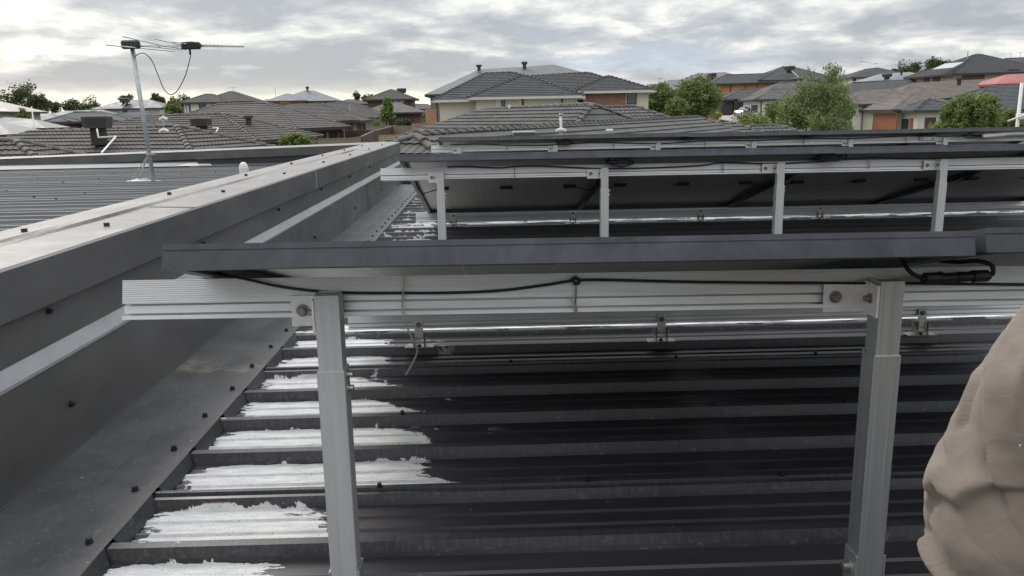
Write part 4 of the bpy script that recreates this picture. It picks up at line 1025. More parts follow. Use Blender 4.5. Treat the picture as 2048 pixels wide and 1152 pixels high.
h = House('dark hip roofed two-storey house left of the centre with brown walls', 'tile_mid', 'brick_brown', 1, ground=4.0)
h.hip(mk(781, 179, 108), mk(785, 179, 108), 0, 22, fit=(0, 199))
h.hip(mk(776, 205, 100), mk(797, 205, 100), 0, 20, fit=(1, 224), mat='ridge_mid', wall='brick_brown'); h.build()
h.window(0, 787, 200, 797, 207, 'fascia_pale', 'blind_glass', 1); h.window(0, 799, 200, 808, 207, 'fascia_pale', 'blind_glass', 1)
h.panel(1, 795, 231, 826, 243, 'dark_cladding', 'garage_door', .05)
cooler(803, 186, 108, 1.1, .6, 'tiny dark rooftop cooler beside the peak of the dark hip roof left of the centre', .4)

h = House('pinkish white roof at the far left edge under the large tree', 'roof_white', 'render_pink', 1, ground=3.4)
h.hip(mk(-120, 192, 86), mk(-10, 200, 86), 0, 20, fit=(1, 223)); h.build()
h = House('pale grey metal hip roof with sheer walls low at the far left', 'roof_metal_pale', 'render_grey', 1, ground=2.3)
h.hip(mk(10, 234, 62), mk(66, 238, 62), 0, 20, fit=(1, 256)); h.build()
h = House('small pale grey roof cut by the left edge of the photo', 'roof_metal_pale', 'render_grey', 1, ground=2)
h.hip(mk(-60, 248, 52), mk(-12, 240, 52), 0, 20, fit=(1, 268)); h.build()
h = House('mid grey roof under the small dark tree at the far left', 'roof_metal_grey', 'render_grey', 1, ground=3.6)
h.hip(mk(35, 229, 96), mk(98, 226, 96), 0, 20, fit=(1, 243)); h.build()
h = House('dark double peaked roof with deep shaded eaves at the left', 'tile_slate', 'brick_brown', 0, ground=2.9)
h.hip(mk(122, 232, 76), mk(124, 232, 76), 0, 22, fit=(0, 244)); h.hip(mk(148, 224, 80), mk(205, 223, 80), 0, 22, fit=(0, 244)); h.build()
h = House('long pale roof ridge in the distance between the left tree clumps', 'roof_metal_grey', 'render_grey', 0, ground=4)
h.hip(mk(128, 222, 112), mk(205, 219, 112), 0, 20, fit=(0, 232)); h.build()
h = House('beige walled two-storey house with a dark cooler on its roof behind the antenna mast', 'roof_metal_grey', 'render_cream', 1, ground=4)
h.hip(mk(248, 200, 118), mk(300, 199, 118), 0, 20, fit=(0, 218)); h.build()
h.window(0, 247, 219, 255, 227, 'fascia', 'window_glass', 0); h.window(0, 256, 219, 264, 227, 'fascia_pale', 'blind_glass', 0); h.window(0, 226, 221, 233, 229, 'fascia_pale', 'blind_glass', 0)
cooler(250, 205, 116, 1.3, .6, 'small dark cooler on the grey roof behind the antenna mast', .3, [(252, 206, 115), (243, 216, 112)])
h = House('low slate roof tucked below the beige two-storey house behind the mast', 'tile_slate', 'render_grey', 0, ground=3.4)
h.hip(mk(262, 222, 90), mk(292, 222, 90), 0, 20, fit=(1, 234)); h.build()
h = House('small slate gable-like hip just right of the large cooler', 'tile_slate', 'render_grey', 0, ground=3.4)
h.hip(mk(236, 228, 84), mk(240, 228, 84), 0, 20, fit=(0, 238)); h.build()

# --- right side
h = House('row of grey roofs at the right of the centre behind the two round trees', 'roof_metal_grey', 'render_grey', 1, ground=4.4)
h.hip(mk(1338, 160, 124), mk(1372, 158, 124), 0, 20, fit=(0, 172)); h.build()
h = House('low grey roof between the cream house and the left round tree', 'roof_metal_grey', 'render_grey', 1, ground=4.4)
h.hip(mk(1300, 168, 120), mk(1330, 167, 120), 0, 20, fit=(0, 182)); h.build()
h = House('grey hip roofed house with a dark cooler, rising over the two round trees', 'roof_metal_grey', 'render_cream', 1, ground=4.4)
h.hip(mk(1393, 147, 128), mk(1450, 144, 128), 0, 20, fit=(0, 170)); h.build()
cooler(1424, 156, 125, 1.0, .75, 'dark cooler standing on the grey roof over the round trees', .3)
h = House('orange rendered two-storey house with a dark tiled roof right of the centre', 'tile_charcoal', 'orange_render', 0, ground=4.6)
h.hip(mk(1450, 150, 118), mk(1540, 146, 118), 0, 22, fit=(0, 168)); h.hip(mk(1565, 133, 120), mk(1588, 134, 120), 0, 22, fit=(0, 160)); h.build()
h.panel(0, 1415, 170, 1424, 186, 'render_pink', 'pilaster', .05)
h.window(0, 1425, 171, 1437, 184, 'fascia', 'window_glass', 1)
for x in (1461, 1490, 1514): h.panel(0, x - .8, 165, x + .8, 192, 'fascia', 'downpipe', .06)
h.panel(0, 1416, 184, 1444, 200, 'render_pink', 'balcony_wall', .5)
h.window(1, 1518, 164, 1528, 173, 'fascia', 'window_glass', 1); h.window(1, 1537, 161, 1552, 169, 'fascia', 'blind_glass', 1); h.window(1, 1575, 158, 1586, 165, 'fascia', 'window_glass', 1)
cooler(1579, 140, 116, 1.1, .55, 'cooler high on the peak of the orange two-storey house, with a white pipe', .2, [(1583, 141, 115), (1597, 154, 111)])
cooler(1596, 164, 112, 1.1, .55, 'cooler tucked low on the right roof slope of the orange two-storey house', .2)
h = House('low dark carport roof with black posts in front of the orange house', 'tile_charcoal', 'brick_brown', 0, ground=4.55)
h.hip(mk(1479, 179, 108), mk(1516, 177, 108), 0, 22, fit=(0, 199)); h.build()
h.panel(0, 1450, 201, 1464, 229, 'dark_cladding', 'garage_door', .05); h.panel(0, 1466, 199, 1474, 231, 'fascia', 'pillar', .5); h.panel(0, 1446, 200, 1450, 230, 'fascia', 'pillar', .5)
h = House('white rendered single-storey house with a dark tiled roof beside the large gum tree', 'tile_mid', 'render_white', 0, ground=4.2)
h.hip(mk(1543, 178, 98), mk(1585, 177, 98), 0, 22, fit=(0, 199)); h.hip(mk(1560, 165, 106), mk(1625, 163, 106), 5, 22); h.build()
h.window(0, 1503, 210, 1515, 225, 'fascia', 'window_glass', 0); h.panel(0, 1521, 200, 1523, 232, 'fascia', 'downpipe', .06); h.panel(0, 1531, 208, 1552, 240, 'dark_cladding', 'garage_door', .05)
h = House('white two-storey house with a dark roof and collectors behind the street lamp', 'tile_charcoal', 'render_white', 0, ground=5)
h.hip(mk(1728, 139, 150), mk(1755, 135, 150), 0, 20, fit=(0, 155)); h.build()
h.window(0, 1692, 156, 1696, 163, 'fascia', 'window_glass', 0); h.window(0, 1706, 155, 1712, 162, 'fascia', 'window_glass', 0); h.window(0, 1727, 154, 1742, 160, 'fascia', 'window_glass', 1)
h = House('pale grey hip roofs with a round dark cooler in the right distance', 'roof_metal_pale', 'render_grey', 1, ground=4.6)
h.hip(mk(1760, 148, 128), mk(1820, 144, 128), 0, 20, fit=(0, 162)); h.hip(mk(1800, 152, 122), mk(1840, 149, 122), 0, 20, fit=(0, 163), mat='roof_metal_blue'); h.build()
cooler(1774, 154, 124, 1.05, .5, 'dark cooler on the pale grey hip roofs in the right distance', .25); h.vent(1803, 147, 126, .2, .5)
h = House('long plain charcoal roof band behind the brown tiled roof at the right', 'tile_charcoal', 'render_grey', 0, ground=3.6)
h.hip(mk(1706, 165, 100), mk(1849, 158, 100), 0, 20, fit=(0, 190)); h.build()
h = House('two-storey house at the upper right with a tall dark hip roof and pale collectors', 'tile_charcoal', 'render_pink', 1, ground=3.6)
b = h.hip(mk(1950, 109, 96), mk(1960, 108, 96), 0, 23, fit=(0, 147)); h.build()
h.panel(0, 1848, 152, 1860, 170, 'brick_brown', 'brick_panel', .05); h.panel(0, 1866, 149, 1881, 170, 'brick_brown', 'brick_panel', .05)
h.window(0, 1888, 146, 1905, 156, 'fascia', 'blind_glass', 1); h.panel(0, 1924, 143, 1969, 162, 'brick_brown', 'brick_panel', .05)
h.window(0, 1991, 141, 2001, 149, 'fascia', 'window_glass', 0); h.window(0, 2016, 139, 2038, 150, 'fascia', 'window_glass', 2)
h.vent(1935, 112, 93, .07, .8, 'galvanised', 'flue', False)
def collectors(H, bi, quad, label, mat='pv_far'):
    """a flat array lying on the camera-side slope of a roof block"""
    b = H.blocks[bi]; c = b['c']; n = (c[1] - c[0]).cross(b['A'] - c[0]).normalized(); o = Vector(C); P = []
    for x, y in quad:
        r = Vector(ray(x, y)); P.append(o + r * ((c[0] - o).dot(n) / r.dot(n)) + n * .12)
    mb = MB(); mb.add(P + [v - n * .05 for v in P], [(0, 1, 2, 3), (7, 6, 5, 4), (0, 4, 5, 1), (1, 5, 6, 2), (2, 6, 7, 3), (3, 7, 4, 0)]); tag(mb.build('solar_array', mat), label, 'solar panels')
collectors(h, 0, [(1863, 141), (1905, 137), (1927, 126), (1890, 129)], 'pale solar array lying on the roof of the upper right two-storey house')
h = House('dark roof at the top right corner behind the tall hip roof', 'tile_charcoal', 'render_pink', 0, ground=4)
h.hip(mk(2010, 117, 125), mk(2110, 112, 125), 0, 22, fit=(0, 136)); h.build()
h = House('red roofed house at the right edge', 'roof_red', 'render_cream', 1, ground=3.2, fascia='roof_red')
h.hip(mk(2012, 149, 84), mk(2110, 144, 84), 0, 22, fit=(0, 168)); h.build()
h = House('large brown tiled roof over an orange garage door at the right', 'tile_brown', 'render_cream', 1, ground=2.6)
h.hip(mk(1827, 167, 86), mk(1983, 159, 86), 0, 22.5, fit=(0, 200), wB=5)
h.hip(mk(1724, 182, 84), mk(1789, 179, 84), 0, 22.5, fit=(0, 209))
h.hip(mk(1827, 185, 78), mk(1829, 185, 78), 0, 22.5, fit=(0, 219)); h.build()
h.panel(2, 1746, 227, 1794, 262, 'orange_door', 'garage_door', .04)
h.panel(1, 1705, 214, 1722, 262, 'render_white', 'pilaster', .08); h.panel(1, 1723, 222, 1737, 262, 'render_grey', 'garage_door', .04)
h.vent(1918, 166, 82, .25, .5)
h = House('lower dark tiled roof with a cream porch in front of the brown tiled roof', 'tile_slate', 'render_cream', 1, ground=2.4)
h.hip(mk(1857, 198, 74), mk(1862, 198, 74), 0, 22.5, fit=(0, 221)); h.hip(mk(1979, 173, 80), mk(2070, 168, 80), 0, 22.5, fit=(0, 222)); h.build()
h.window(0, 1801, 236, 1819, 262, 'fascia_pale', 'window_glass', 0); h.panel(0, 1820, 236, 1826, 262, 'orange_door', 'door', .06); h.panel(0, 1849, 235, 1871, 262, 'fence_brown', 'porch_opening', .03)
h.window(1, 1880, 238, 1898, 250, 'fascia_pale', 'window_glass', 0)

# ------------------------------------------------------------------ fences, walls, car, lamp
def fence_px(pts, h_, mat, label, boards=True, cat='fence', brick=False, capm=None):
    """fence standing on points given as (px, py of its top, distance)"""
    P = [mk(*q) for q in pts]; base = P[0] - Vector((0, 0, h_)); T = thing('fence' if not brick else 'garden_wall', label, cat, base)
    mb = MB(); pm = MB(); rn = random.Random(len(label))
    for a, b in zip(P[:-1], P[1:]):
        d = b - a; L = Vector((d.x, d.y, 0)).length; a0, b0 = a - base, b - base
        if boards:
            n = max(2, int(L / .15))
            for k in range(n):
                p, q = a0.lerp(b0, k / n), a0.lerp(b0, (k + .94) / n); j = rn.uniform(-.02, .02); nn = Vector((d.y, -d.x, 0)).normalized() * (.012 + .006 * (k % 2))
                mb.sheet(p - Vector((0, 0, h_)) + nn, q - Vector((0, 0, h_)) + nn, q + Vector((0, 0, j)) + nn, p + Vector((0, 0, j)) + nn, .018)
        else: mb.bar((a0 + Vector((0, 0, -h_ / 2))), (b0 + Vector((0, 0, -h_ / 2))), .12, h_)
        pm.bar(a0 + Vector((0, 0, .02)), b0 + Vector((0, 0, .02)), .14 if brick else .07, .04)
    mb.build('boards' if boards else 'wall_panel', mat, T); pm.build('capping', capm or mat, T)
    return T
fence_px([(636, 279, 46), (700, 277, 46), (722, 274, 46)], 1.9, 'timber_grey', 'pale timber paling fence below the red brick end wall')
fence_px([(722, 274, 46), (745, 263, 56), (792, 251, 70)], 1.9, 'fence_brown', 'dark brown steel fence running back beside the timber palings', False, capm='timber_grey')
fence_px([(690, 262, 64), (765, 261, 62)], 1.8, 'fence_brown', 'dark maroon fence in front of the pale grey garage', False)
fence_px([(740, 253, 68), (828, 252, 66)], 1.9, 'timber_grey', 'weathered grey timber fence below the light grey house')
fence_px([(757, 272, 50), (815, 270, 50)], 1.6, 'timber_new', 'fresh yellow timber fence low beside the cream house')
fence_px([(824, 248, 55), (880, 246, 55)], 2.0, 'brick_fence', 'brick garden wall touching the left corner of the cream house', False, 'wall', True)
fence_px([(700, 258, 90), (834, 256, 88)], 1.5, 'timber_grey', 'farther grey timber fence behind the light grey house')
def ramp_wall():
    P = [mk(1440, 231, 104), mk(1470, 231, 100), mk(1540, 229, 96), mk(1600, 236, 92)]
    T = thing('retaining_wall', 'low white rendered wall beside the driveway of the white house', 'wall', P[0] - Vector((0, 0, 1)))
    for a, b in zip(P[:-1], P[1:]):
        mb = MB(); o = T.location; mb.bar(a - o - Vector((0, 0, .8)), b - o - Vector((0, 0, .8)), .2, 1.6); mb.build('wall_panel', 'render_white', T)
    mb = MB(); o = T.location; a, b = mk(1462, 231, 101) - o, mk(1498, 216, 103) - o; mb.add([a, b, b + Vector((0, 0, -1.6)), a + Vector((0, 0, -1.0)), a + Vector((0, .2, 0)), b + Vector((0, .2, 0)), b + Vector((0, .2, -1.6)), a + Vector((0, .2, -1.0))],
        [(0, 1, 2, 3), (7, 6, 5, 4), (0, 4, 5, 1), (1, 5, 6, 2), (2, 6, 7, 3), (3, 7, 4, 0)]); mb.build('stair_wall', 'render_white', T)
ramp_wall()
def car():
    p = mk(1506, 238, 99); T = thing('parked_car', 'silver car parked in the driveway, half hidden by a low green bush', 'car', p); T.rotation_euler = (0, 0, .35)
    pr = [(-2.2, .35), (-2.25, .75), (-2.1, .98), (-1.75, 1.02), (-1.15, 1.42), (.35, 1.46), (1.15, 1.02), (2.05, .88), (2.2, .6), (2.15, .32)]
    def body(w0, prf, name, mat, par, inset=.0):
        mb = MB(); n = len(prf); vs = []
        for y, s_ in ((-w0, 0), (-w0 * .9, 1), (w0 * .9, 1), (w0, 0)): vs += [(x * (1 if s_ == 0 else 1), y, z + (.0 if s_ == 0 else .02)) for x, z in prf]
        mb.add(vs, [(j * n + i, j * n + (i + 1) % n, (j + 1) * n + (i + 1) % n, (j + 1) * n + i) for j in range(3) for i in range(n)] + [tuple(range(n)), tuple(range(4 * n - 1, 3 * n - 1, -1))])
        return mb.build(name, mat, par)
    b = body(.86, pr, 'body', 'car_silver', T)
    for sy in (-1, 1):
        mb = MB(); y = sy * .865; mb.add([(-1.6, y, 1.03), (-1.1, y, 1.36), (.3, y, 1.39), (.95, y, 1.03), (-1.6, y - sy * .02, 1.03), (-1.1, y - sy * .02, 1.36), (.3, y - sy * .02, 1.39), (.95, y - sy * .02, 1.03)], [(0, 1, 2, 3), (7, 6, 5, 4)]); mb.build('side_window', 'window_glass', T)
        for x in (-1.35, 1.35):
            mb = MB(); mb.tube([(x, sy * .70, .33), (x, sy * .89, .33)], .33, 20); w = mb.build('wheel', 'tyre', T); mb = MB(); mb.tube([(x, sy * .885, .33), (x, sy * .9, .33)], .2, 12); mb.build('rim', 'car_silver', w)
        mb = MB(); mb.box((-2.27, sy * .62 - .13, .72), (-2.18, sy * .62 + .13, .9)); mb.build('tail_light', 'red_lens', T)
    mb = MB(); mb.sheet((-1.79, -.7, 1.04), (-1.79, .7, 1.04), (-1.22, .62, 1.41), (-1.22, -.62, 1.41), .02); mb.build('rear_window', 'window_glass', T)
car()
def lamp(px, ytop, ybot, Y, armx, army, label, double=False):
    t_, b_ = mk(px, ytop, Y), mk(px, ybot, Y); T = thing('street_lamp', label, 'street lamp', b_, 'street lamps against the sky'); o = T.location; H = (t_ - b_).z
    mb = MB(); mb.tube([(0, 0, -4), (0, 0, H)], [.10, .05], 10); mb.build('pole', 'galvanised', T, True)
    a = mk(armx, army, Y) - o; r = Vector((0, 0, (mk(px, army, Y) - o).z - .25))
    mb = MB(); mb.tube([r, a + Vector((.4, 0, -.02)), a], .035, 6); mb.build('arm', 'galvanised', T)
    mb = MB(); mb.box(a + Vector((-.35, -.12, -.05)), a + Vector((.30, .12, .06))); mb.build('lamp_head', 'galvanised', T, bevel=.02)
    if double:
        mb = MB(); c = Vector((-a.x * .7, 0, a.z - .35)); mb.tube([r, c], .03, 6); mb.build('arm', 'galvanised', T); mb = MB(); mb.box(c + Vector((-.25, -.1, -.05)), c + Vector((.3, .1, .05))); mb.build('lamp_head', 'galvanised', T)
lamp(1738, 116, 145, 150, 1723, 123, 'street lamp standing highest against the sky, above the right roofs', True)
lamp(1331, 142, 170, 150, 1322, 157, 'thin street lamp above the left round tree right of the centre')
def mast_px(px, ytop, ybot, Y, label, tines=True):
    t_, b_ = mk(px, ytop, Y), mk(px, ybot, Y); T = thing('roof_antenna', label, 'antenna', b_, 'small antennas on distant roofs'); H = (t_ - b_).z
    mb = MB(); mb.tube([(0, 0, -.5), (0, 0, H)], .03, 6); mb.build('mast', 'galvanised', T)
    if tines:
        mb = MB(); mb.bar((-.5, 0, H * .93), (.5, 0, H * .93), .03, .03); mb.build('boom', 'galvanised', T)
        for k in range(4): mb = MB(); mb.bar((-.45 + .3 * k, -.3, H * .93), (-.45 + .3 * k, .3, H * .93), .02, .02); mb.build('element_rod', 'galvanised', T)
mast_px(467, 174, 186, 113, 'thin antenna on the dark peak of the white walled house'); mast_px(552, 176, 200, 128, 'thin mast left of the blue grey metal roof', False)
mast_px(188, 213, 224, 112, 'small antenna over the long pale ridge at the left'); mast_px(204, 213, 232, 100, 'thin mast just right of the large left cooler', False)
mast_px(2021, 106, 118, 125, 'thin mast on the top right corner roof', False); mast_px(2040, 104, 116, 130, 'antenna cut by the top right edge of the roofs')
def grey_pole(px0, y0, px1, y1, Y, label, r, arm=None):
    a, b = mk(px0, y0, Y), mk(px1, y1, Y); b = Vector((a.x, a.y, b.z - 2)); T = thing('pole', label, 'pole', b); mb = MB(); mb.tube([(0, 0, 0), a - b], r, 10); mb.build('shaft', 'white_pvc', T, True)
    if arm:
        mb = MB(); mb.tube([mk(*arm[0], Y - .1) - b, mk(*arm[1], Y - .1) - b], r * .55, 8); mb.build('arm', 'white_pvc', T, True)
        mb = MB(); c = mk(2040, 233, Y) - b; mb.box(c - Vector((r * 1.8,) * 3), c + Vector((r * 1.8,) * 3)); mb.build('bracket', 'white_pvc', T, bevel=.01)
grey_pole(2044, 166, 2038, 248, 14, 'white pole with a slanting cross arm at the right edge behind the panels', .028, ((2016, 242), (2060, 226)))
grey_pole(63, 213, 67, 262, 40, 'thin grey pole standing between the pale roofs at the far left', .03)
grey_pole(1672, 182, 1671, 206, 68, 'thin pale pole in front of the gum tree crown', .05)

# ------------------------------------------------------------------ trees
def tree(px, ytop, ybot, Y, wpx, mat, label, seed, dens=1.0, leaf=None, shape='round', nclump=None, group=None, lean=0.0, gaps=.0, name='tree'):
    """trunk with forking limbs; each limb end carries clumps of small leaves"""
    rn = random.Random(seed); top, bot = mk(px, ytop, Y), mk(px, ybot, Y); g = gz(Y); base = Vector((top.x, Y, min(g, bot.z - .3))); H = top.z - base.z; Rw = wpx / 2 / 1620 * Y; cz0 = bot.z - base.z
    T = thing(name, label, 'tree' if name == 'tree' else 'shrub', base, group)
    ch = H - cz0; leaf = leaf or max(.07, Y * .0016); n = nclump or 60
    mb = MB(); lm = MB(); cl = []
    for i in range(n):
        for _ in range(60):
            x, y, z = rn.uniform(-1, 1), rn.uniform(-1, 1), rn.uniform(0, 1)
            if shape == 'round': w = math.sqrt(max(0, 1 - (2 * z - 1) ** 2)) * .95
            elif shape == 'cone': w = (1 - z) ** .65 * min(1, z * 5 + .35)
            elif shape == 'broad': w = math.sqrt(max(0, 1 - (z * 1.2 - .35) ** 2)) * (1 if z < .8 else .7)
            elif shape == 'gum': w = (1 - z) ** .5 * min(1, z * 3 + .5) * (1 + .25 * math.sin(z * 14 + x * 2))
            r2 = math.hypot(x, y)
            if r2 < w and r2 > w * .30: break
        nz = mnoise.noise(Vector((x * 1.6 + seed, y * 1.6, z * 2.2)))
        if nz < -.18 - (.2 - gaps): continue
        cl.append(Vector((x * Rw + lean * z * ch, y * Rw, cz0 + z * ch * .97)))
    tr = [Vector((0, 0, -.3)), Vector((rn.uniform(-.1, .1), 0, cz0 * .6)), Vector((rn.uniform(-.15, .15) + lean * ch * .4, 0, cz0 + ch * .45)), Vector((lean * ch, 0, cz0 + ch * .92))]
    tp = bez(tr, 5); r0 = max(.05, H * .018); mb.tube(tp, [r0 * (1 - .85 * i / (len(tp) - 1)) for i in range(len(tp))], 8)
    for c in cl[::2]:
        k = min(range(len(tp)), key=lambda i: abs(tp[i].z - (c.z - c.xy.length * .6))); a = tp[k]
        m_ = a.lerp(c, .5) + Vector((0, 0, -.06 * (c - a).length)); mb.tube([a, m_, c], [r0 * .32, r0 * .2, r0 * .07], 5, False)
    mb.build('trunk', 'trunk', T, True)
    cr = (Rw * 2 * ch * Rw) ** (1 / 3) / n ** (1 / 3) * 1.15
    for c in cl:
        k = int(30 * dens * rn.uniform(.5, 1.5)); rr = cr * rn.uniform(.6, 1.25)
        for _ in range(k):
            d = Vector((rn.gauss(0, 1), rn.gauss(0, 1), rn.gauss(0, .75))); d = d.normalized() * rr * rn.random() ** .45
            p = c + d; a = Vector((rn.gauss(0, 1), rn.gauss(0, 1), rn.gauss(0, .6))).normalized(); b = a.cross(Vector((rn.gauss(0, 1), rn.gauss(0, 1), rn.gauss(0, 1)))).normalized()
            l = leaf * rn.uniform(.7, 1.5); w = l * (.42 if shape == 'gum' else .6)
            if shape == 'gum': a = (a + Vector((0, 0, -1.1))).normalized(); b = a.cross(b).normalized()
            o = len(lm.v); lm.v += [tuple(p - a * l * .5), tuple(p + b * w * .5), tuple(p + a * l * .6), tuple(p - b * w * .5)]; lm.f.append((o, o + 1, o + 2, o + 3)); lm.mi.append(0)
    lm.build('crown', mat, T)
    return T
gd = 'dark trees on the left horizon'
tree(38, 169, 222, 135, 84, 'leaf_dark', 'largest dark tree on the horizon at the far left', 1, 1.6, .32, 'broad', 120, gd, gaps=.12)
tree(72, 186, 222, 132, 34, 'leaf_dark', 'right hand lobe tree beside the largest dark tree at the far left', 21, 1.0, .30, 'round', 40, gd, gaps=.15)
tree(101, 203, 224, 140, 36, 'leaf_dark', 'small hazy tree in the gap right of the largest left tree', 2, .9, .28, 'round', 50, gd, gaps=.2)
tree(142, 197, 222, 140, 32, 'leaf_dark', 'left tree of the ragged pair above the pale ridge', 3, .9, .28, 'broad', 60, gd, gaps=.18)
tree(176, 195, 222, 140, 36, 'leaf_dark', 'right tree of the ragged pair above the pale ridge', 4, .9, .28, 'broad', 60, gd, gaps=.18)
tree(251, 191, 206, 135, 26, 'leaf_dark', 'dark treetop rising over the cooler roof behind the mast', 5, 1.2, .28, 'round', 30, gd)
tree(310, 185, 206, 135, 18, 'leaf_dark', 'pointed dark treetop right of the antenna mast', 6, 1.2, .28, 'cone', 30, gd)
tree(322, 194, 210, 135, 18, 'leaf_dark', 'lower dark treetop beside the pointed one right of the mast', 26, 1.2, .28, 'cone', 25, gd)
tree(362, 190, 225, 128, 34, 'leaf_dark', 'dark round tree left of the white walled house', 7, 1.3, .28, 'round', 60, gd)
tree(344, 196, 232, 70, 34, 'leaf_mid', 'bright green tree under the hanging antenna cable', 8, 1.4, .16, 'cone', 90)
tree(44, 217, 238, 80, 22, 'leaf_mid', 'small green conical tree among the pale roofs at the far left', 9, 1.3, .18, 'cone', 40)
tree(191, 222, 236, 95, 16, 'leaf_mid', 'tiny green shrub top beside the large cooler', 10, 1.0, .18, 'round', 20)
tree(774, 193, 235, 84, 26, 'leaf_bright', 'bright yellow green tree in front of the dark hip roof left of the centre', 11, 1.8, .20, 'cone', 80)
tree(714, 184, 200, 150, 14, 'leaf_dark', 'small dark treetop left of the dark hip roofed house', 12, 1, .3, 'round', 20, gd); tree(736, 190, 202, 150, 22, 'leaf_dark', 'low dark treetop against the left eave of the dark hip roofed house', 13, 1, .3, 'round', 20, gd)
tree(592, 268, 300, 30, 62, 'leaf_mid', 'green leafy shrub poking up behind the cross parapet', 14, 1.0, .12, 'round', 70, None, gaps=.1, name='shrub')
tree(752, 240, 258, 75, 22, 'leaf_mid', 'pale green shrub by the light grey wall', 15, .8, .14, 'round', 25, None, name='shrub')
tree(806, 238, 252, 86, 30, 'leaf_dark', 'dark garden shrub between the light grey house and the brown wall', 16, 1, .16, 'round', 30, None, name='shrub')
tree(852, 222, 250, 86, 12, 'leaf_mid', 'slim green tree squeezed beside the cream house', 17, 1, .16, 'round', 20)
gr = 'round street trees right of the centre'
tree(1318, 165, 236, 88, 66, 'leaf_mid', 'left one of the two round trees behind the near grey roof', 18, 1.5, .20, 'round', 190, gr)
tree(1293, 195, 236, 92, 24, 'leaf_mid', 'narrow tree touching the right corner of the cream house', 38, 1.2, .20, 'round', 40, gr)
tree(1398, 151, 236, 84, 86, 'leaf_mid', 'right and taller one of the two round trees, in front of the orange house', 19, 1.7, .20, 'round', 260, gr)
tree(1352, 196, 236, 80, 40, 'leaf_mid', 'low round tree filling the gap between the two round trees', 39, 1.3, .19, 'round', 70, gr)
tree(1666, 128, 268, 56, 92, 'leaf_gum', 'large silvery gum tree standing against the right roofs', 20, 1.3, .15, 'gum', 330, None, gaps=.14)
tree(1623, 131, 240, 57, 66, 'leaf_gum', 'left leader of the gum tree, a narrow pointed top', 40, 1.3, .15, 'gum', 120, None)
tree(1692, 170, 268, 58, 40, 'leaf_gum', 'lower right gum beside the large silvery one', 41, 1.3, .15, 'gum', 120, None)
tree(1592, 185, 268, 58, 70, 'leaf_gum', 'left low spreading gum in front of the white house', 42, 1.3, .15, 'round', 170, None, gaps=.05)
tree(1556, 192, 262, 64, 44, 'leaf_mid', 'rounded green tree between the white house and the gum trees', 22, 1.3, .16, 'round', 90, None)
tree(1506, 228, 262, 52, 68, 'leaf_mid', 'low green bush in front of the silver car', 23, 1.1, .14, 'round', 80, None, name='shrub')
tree(1434, 224, 236, 100, 18, 'yellow_leaf', 'small yellow green hedge beside the black posts', 24, 1.6, .12, 'round', 30, None, name='shrub')
tree(1946, 188, 270, 42, 104, 'leaf_mid', 'dense round green tree at the right, in front of the dark tiled roof', 25, 2.0, .12, 'round', 300, None)
tree(1896, 238, 275, 44, 76, 'leaf_mid', 'low left skirt of foliage beside the dense round tree at the right', 43, 1.3, .12, 'round', 100, None, name='shrub')
tree(2022, 218, 270, 44, 60, 'leaf_mid', 'smaller green tree behind the white pole at the right edge', 27, 1.5, .12, 'round', 110, None)
tree(1812, 124, 150, 170, 50, 'leaf_dark', 'dark tree on the skyline right of the street lamp', 28, 1.3, .32, 'broad', 60, None)
tree(1872, 117, 145, 150, 44, 'leaf_dark', 'dark tree behind the left slope of the tall hip roof at the right', 29, 1.3, .3, 'broad', 60, None)
tree(1788, 138, 152, 170, 12, 'leaf_dark', 'tiny dark tree left of the skyline tree at the right', 30, 1.2, .3, 'round', 15, None)
# distant houses seen as roofs above the skyline, one by one
hr = 'tiny hip roofs on the far horizon'
for k, (x, y, D, w_, m_) in enumerate(((8, 226, 190, 3, 'roof_metal_grey'), (118, 226, 190, 3, 'roof_metal_grey'), (545, 198, 210, 4, 'roof_metal_grey'), (705, 199, 210, 3, 'tile_mid'), (842, 208, 190, 3, 'tile_mid'), (1290, 176, 200, 5, 'roof_metal_grey'), (1660, 158, 180, 4, 'tile_mid'), (1830, 142, 190, 4, 'roof_metal_pale'))):
    h = House(['far grey roof at the left edge horizon', 'far grey roof between the left tree clumps', 'far grey roof left of the blue grey metal one', 'far brown roof right of the blue grey metal one', 'far roof squeezed left of the cream house', 'far roof just right of the cream house', 'far dark roof behind the gum tree top', 'far pale roof left of the tall hip roof'][k], m_, 'render_grey', 0, ground=4.6, group=hr)
    h.hip(mk(x - 12, y, D), mk(x + 12, y, D), w_, 20); h.build()

